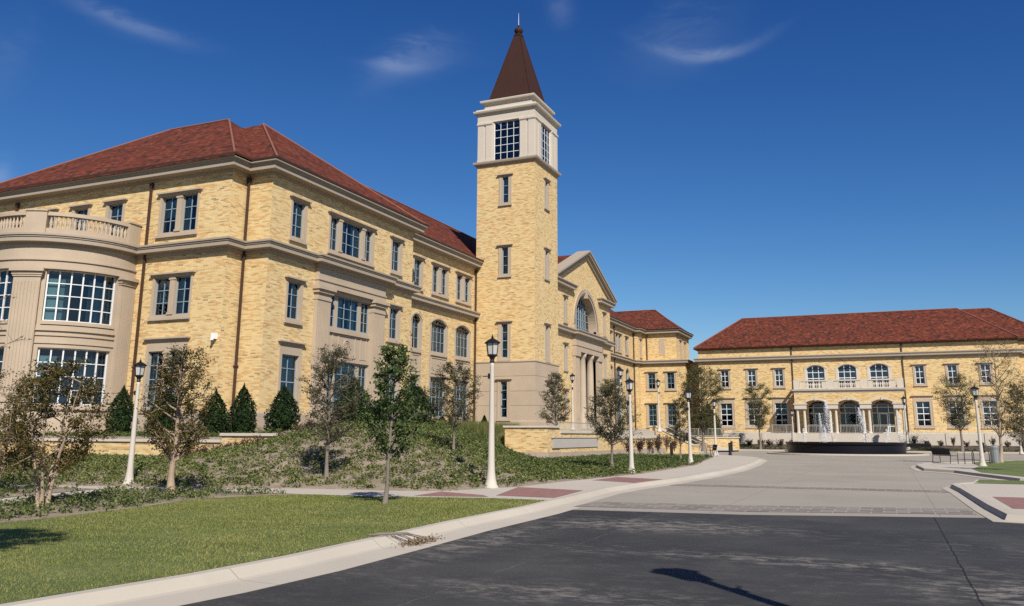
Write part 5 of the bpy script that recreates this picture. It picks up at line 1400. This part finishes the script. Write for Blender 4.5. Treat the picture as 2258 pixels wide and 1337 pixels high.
tag(np_mesh('grass', np.stack([base - side, base + side, tip], 1).reshape(-1, 3), np.arange(3 * n).reshape(n, 3), M['blade']), 'short mown green grass of the near lawn', 'grass', None, 'stuff')
# leaf litter swept against the kerb
rng = np.random.default_rng(82); n = 420
C = np.stack([-6.76 + rng.normal(0, .07, n), 12.0 + rng.normal(0, .26, n), .03 + np.abs(rng.normal(0, .03, n))], 1)
V, F = leaf_arrays(C, .05, rng)
tag(np_mesh('leaf_litter', V, F, leaf_mat('dead_leaves', [(0, (.10, .065, .04)), (.5, (.24, .17, .10)), (1, (.38, .30, .19))])), 'small heap of dry leaves and twigs in the gutter by the lawn kerb', 'litter', None, 'stuff')
b = MB()
for i in range(9):
    a = Vector((-7.25 + rng.uniform(-.15, .1), 11.6 + rng.uniform(-.2, .3), .17)); e = Vector((-6.75 + rng.uniform(-.2, .2), 12.0 + rng.uniform(-.5, .5), .05)); b.tube([a, (a + e) / 2 + Vector((0, 0, .06)), e], [.008, .007, .004], 4)
tag(b.build('fallen_branch', M['bark']), 'dead twiggy branch lying over the kerb above the leaf heap', 'branch')
def shrub(name, label, p, H, r, n, leaf, mat, seed, group, up=1.0):
    rng = np.random.default_rng(seed); rnd = random.Random(seed)
    t = thing(name, label, 'shrub', p, 0, group)
    b = MB(); tips = []
    for i in range(11):
        a = rnd.uniform(0, 2 * math.pi); rr = r * rnd.uniform(.2, 1); e = (rr * math.cos(a), rr * math.sin(a), H * rnd.uniform(.6, 1)); b.tube([(0, 0, -.05), (e[0] * .4, e[1] * .4, e[2] * .5), e], [.014, .01, .004], 4, False); tips.append(e)
    b.build('stems', M['bark']).parent = t
    T = np.array(tips); k = rng.integers(0, len(T), n); C = T[k] * (rng.uniform(.25, 1.02, n) ** .7)[:, None] + rng.normal(size=(n, 3)) * r * .16
    C[:, 2] = np.maximum(C[:, 2], .03)
    V, F = leaf_arrays(C, leaf, rng); np_mesh('foliage', V, F, M[mat], t)
for i in range(14):
    u = i / 13; x = -27.2 + 6.4 * u; y = 27.2 - .5 * math.sin(3 * u) + (1.0 * u if u > .8 else 0); shrub('maroon_shrub', 'low maroon-leaved shrub in the row below the planter wall', (x, y, bank_z(x, y)), .42, .34, 420, .06, 'leaf_maroon', 200 + i, 'maroon shrubs along the bank top')
for i in range(8):
    y = 67 + 2.1 * i; shrub('brown_shrub', 'dry brown shrub against the lower brick wall beside the stair', (-19.0 + .3 * math.sin(i * 2.1), y, .2), 1.25 + .4 * (i in (5, 6)), .55, 520, .12, 'leaf_brown', 230 + i, 'brown shrubs along the sign wall')
for i in range(9):
    shrub('brown_shrub', 'dark brown shrub in the mulch bed left of the fountain', (-21 + 1.25 * i, 110.6 + .7 * math.sin(i * 1.7), .35), 1.5 if i < 4 else .9, .6, 420, .15, 'leaf_brown', 250 + i, 'brown shrubs left of the fountain')
for i in range(10):
    shrub('brown_shrub', 'thin brown shrub at the foot of the pale wall right of the fountain', (2.6 + 1.35 * i, 111.6 + .3 * math.sin(i * 1.3), .5), .8 + .5 * (i % 3 == 0), .4, 260, .14, 'leaf_brown', 270 + i, 'brown shrubs right of the fountain')

# ------------------------------------------------------------------ lamps
def lamp_proto():
    t = thing('street_lamp', 'x', 'street lamp')
    b = MB(); b.smooth = True
    b.lathe([(.235, -.1), (.23, .03), (.185, .09), (.14, .26), (.115, .5), (.103, .8), (.079, 2.3), (.062, 3.60), (.060, 3.72)], 12); b.build('pole', M['pole']).parent = t
    b = MB(); b.lathe([(.065, 3.70), (.075, 3.74), (.06, 3.8), (.10, 3.88), (.155, 3.915), (.16, 3.935)], 12); o = b.build('lamp_collar', M['black']); o.parent = t
    b = MB()
    for i in range(6):
        a = math.pi / 3 * i; b.tube([(.148 * math.cos(a), .148 * math.sin(a), 3.93), (.2 * math.cos(a), .2 * math.sin(a), 4.31)], .014, 4)
    b.lathe([(.265, 4.30), (.27, 4.325), (.20, 4.37), (.05, 4.455), (.035, 4.47), (.045, 4.49), (.02, 4.52), (.006, 4.60)], 6); b.lathe([(.155, 3.925), (.165, 3.93), (.165, 3.955), (.155, 3.96)], 6)
    h = b.build('lantern', M['black']); h.parent = t
    b = MB(); b.lathe([(.143, 3.945), (.19, 4.30)], 6); b.build('lamp_shade', M['lamp_glass']).parent = h
    b = MB(); b.tube([(-.08, 0, 3.3), (-.30, 0, 3.3)], .016, 5); b.box(-.12, -.06, -.05, .05, 3.22, 3.38); b.build('bracket', M['black']).parent = t
    return t
lp = lamp_proto()
LAMPS = [(-10.88, 23.51, .13, 4.55, 'nearest tall lamp on a pale flared pole, in front of the tower base'), (-20.9, 19.47, bank_z(-20.9, 19.47) - .02, 3.75, 'lamp standing left of the planter wall step, in front of the hall corner'),
         (-9.92, 35.3, .13, 4.0, 'lamp on the bed edge right of the name panel wall'), (-10.4, 49.24, .13, 4.25, 'lamp at the end of the dark green bed before the bench'),
         (-13.1, 72.0, .13, 4.6, 'lamp right behind the bench, half hidden by the green tree'), (-23.34, 66, 2.1, 4.6, 'lamp on the terrace in front of the entrance portico'),
         (-21.6, 74, 2.1, 5.6, 'lamp on the terrace before the arched windows right of the gable'), (-20.4, 82.8, 2.1, 5.1, 'lamp above the stair in front of the far wing'),
         (-10.08, 104, .12, 4.7, 'lamp standing left behind the fountain'), (1.85, 109, .2, 6.2, 'lamp by the right end of the porch'), (4.5, 53.5, .13, 4.4, 'lamp with weathered grey pole on the right grass island'),
         (11.94, 100, .1, 4.4, 'lamp far right in front of the arcaded building'), (1.45, 6.35, .13, 5.55, 'lamp outside the photo whose shadow lies on the asphalt')]
for i, (x, y, z, H, lb) in enumerate(LAMPS):
    o = lp if i == 0 else copy_tree(lp)
    o.location = (x, y, z); s = H / 4.6; o.scale = (s, s, s); o['label'] = lb; o['group'] = 'lantern street lamps'
    o.rotation_euler = (0, 0, .4 * i)

# ------------------------------------------------------------------ fountain
FC = (-4.0, 90.0)
b = MB(); b.lathe([(7.3, -.1), (7.3, .10), (7.25, .13), (6.9, .14), (6.9, .10)], 64, FC); struct(b.build('kerb', M['kerb']))
b = MB(); b.lathe([(6.95, .05), (6.9, .12), (5.3, .14)], 48, FC); struct(b.build('planting_bed', M['mulch_dark']))
ft = world_thing('fountain', 'large round black granite fountain basin in front of the arcaded porch', 'fountain', (FC[0], FC[1], .1))
b = MB(); n = 96
pr = [(5.35, .10), (5.35, .92), (5.48, .96), (5.48, 1.14), (5.0, 1.14), (5.0, .2)]
for i in range(n):
    t0, t1 = 2 * math.pi * i / n, 2 * math.pi * (i + 1) / n
    for (r0, z0), (r1, z1) in zip(pr[:-1], pr[1:]):
        b.quad((FC[0] + r0 * math.cos(t0), FC[1] + r0 * math.sin(t0), z0), (FC[0] + r0 * math.cos(t1), FC[1] + r0 * math.sin(t1), z0), (FC[0] + r1 * math.cos(t1), FC[1] + r1 * math.sin(t1), z1), (FC[0] + r1 * math.cos(t0), FC[1] + r1 * math.sin(t0), z1))
b.build('basin', M['granite'], ft)
b = MB(); b.lathe([(0.02, 1.08), (5.02, 1.08)], 48, FC)
k = N('pool_water'); k.color((.03, .045, .06)); k.rough(.08); k.bump(k.noise(3, 4), .4, .08)
b.build('water', k.m, ft)
k = N('spray_water'); k.color((.86, .88, .92)); k.rough(.4)
tr_ = k.n.new("ShaderNodeBsdfTransparent"); mx = k.n.new("ShaderNodeMixShader"); mx.inputs[0].default_value = .45
k.l.new(tr_.outputs[0], mx.inputs[1]); k.l.new(k.b.outputs[0], mx.inputs[2]); k.l.new(mx.outputs[0], k.n['Material Output'].inputs[0]); M['spray'] = k.m
for i, (x, y, H, w, lean, lb) in enumerate(((-5.3, 91.2, 4.1, .5, -.3, 'tallest white water jet left of centre in the fountain'), (-2.0, 88.5, 3.3, .60, -.5, 'tall white water jet right of centre in the fountain'), (-6.3, 92.4, 2.9, .2, 0, 'thin tall water jet before the left porch arch'),
                          (-7.6, 88.6, 1.35, .16, 0, 'short water jet at the left of the fountain'), (-5.6, 87.6, 1.5, .2, 0, 'short water jet beside the tallest jet'), (-.2, 88.2, 1.25, .18, 0, 'short water jet right of the tall jets'), (1.0, 91.0, 2.7, .2, 0, 'medium white water jet at the right of the fountain'))):
    rng = np.random.default_rng(300 + i); n = int(1500 * H / 3)
    u = rng.uniform(0, 1, n) ** .8; sp = w * (1 - u) ** .9 * .8 + .05
    C = np.stack([lean * u + rng.normal(size=n) * sp * .62 + (1 - u) * 0, rng.normal(size=n) * sp * .62, u * H], 1)
    V, F = leaf_arrays(C, .075, rng, .8); o = np_mesh('water_jet', V, F, M['spray']); o.location = (x, y, 1.08); tag(o, lb, 'water jet', 'fountain water jets')

# ------------------------------------------------------------------ street furniture
def bollard(p, lb):
    t = thing('bollard', lb, 'bollard', p, 0, 'black bollards at the walk end')
    b = MB(); b.lathe([(.12, -.05), (.12, .84), (.11, .88), (.13, .89), (.13, .96), (.08, 1.0)], 12); b.build('post', M['black']).parent = t
    b = MB(); b.lathe([(.17, 0), (.17, .05), (.125, .06)], 12); b.build('base', M['black']).parent = t
bollard((-12.3, 74, .12), 'black bollard right of the lamp behind the bench'); bollard((-15.6, 95, .12), 'farther black bollard at the edge of the brown shrub bed'); bollard((-14.9, 64, .14), 'dark bollard behind the slender brown tree'); bollard((-.3, 102.5, .12), 'black bollard standing behind the fountain'); bollard((9.0, 104, .12), 'black bollard in the bed before the far right windows')
def bench(p, rz, lb, L=1.8):
    t = thing('park_bench', lb, 'bench', p, rz, 'black metal benches')
    b = MB()
    for i in range(5): b.box(-L / 2, L / 2, .05 + i * .09, .12 + i * .09, .44, .465)
    b.build('seat', M['black']).parent = t
    b = MB()
    for i in range(16):
        x = -L / 2 + .06 + (L - .12) * i / 15; b.tube([(x, .50, .47), (x, .58, .84)], .02, 4)
    n = len(b.v); b.v += [(-L / 2, .495, .50), (L / 2, .495, .50), (L / 2, .578, .84), (-L / 2, .578, .84)]; b.f.append((n, n + 1, n + 2, n + 3))
    b.tube([(-L / 2, .58, .86), (L / 2, .58, .86)], .022, 6); b.build('backrest', M['black']).parent = t
    for sg in (-1, 1):
        x = sg * (L / 2 - .03)
        b = MB(); b.tube([(x, .06, 0), (x, .06, .45)], .022, 6); b.build('leg', M['black']).parent = t
        b = MB(); b.tube([(x, .56, 0), (x, .50, .45), (x, .58, .86)], .022, 6); b.build('leg', M['black']).parent = t
        b = MB(); b.tube([(x, .06, .45), (x, .04, .62), (x, .12, .67), (x, .54, .66)], .018, 6); b.build('armrest', M['black']).parent = t
bench((-12.9, 67.5, .14), R(-70), 'black metal bench at the end of the dark green bed'); bench((3.2, 58.3, .13), R(120), 'black metal bench on the right island beside the weathered lamp')
bench((-8.0, 101.5, .12), R(180), 'black bench behind the left side of the fountain', 2.2); bench((2.8, 103.4, .12), R(180), 'black bench behind the right side of the fountain', 2.4)
rk = thing('bike_rack', 'black hooped bicycle rack beside the right bench', 'bicycle rack', (3.9, 57.0, .13), 0)
for i in range(3):
    b = MB(); x = i * .42; b.tube([(x, .25 * i, 0), (x, .25 * i, .62), (x + .06, .25 * i, .78), (x + .24, .25 * i, .85), (x + .42, .25 * i, .78), (x + .48, .25 * i, .62), (x + .48, .25 * i, 0)], .025, 6); b.build('hoop', M['black']).parent = rk
cn = thing('trash_can', 'grey metal litter bin on the right grass island', 'trash can', (5.75, 60, .13))
b = MB(); b.lathe([(.24, 0), (.25, .05), (.26, .82), (.28, .84), (.28, .90)], 14); b.build('can_body', M['steel']).parent = cn
b = MB(); b.lathe([(.29, .90), (.30, .93), (.22, 1.02), (.10, 1.06)], 14); b.build('lid', M['steel']).parent = cn
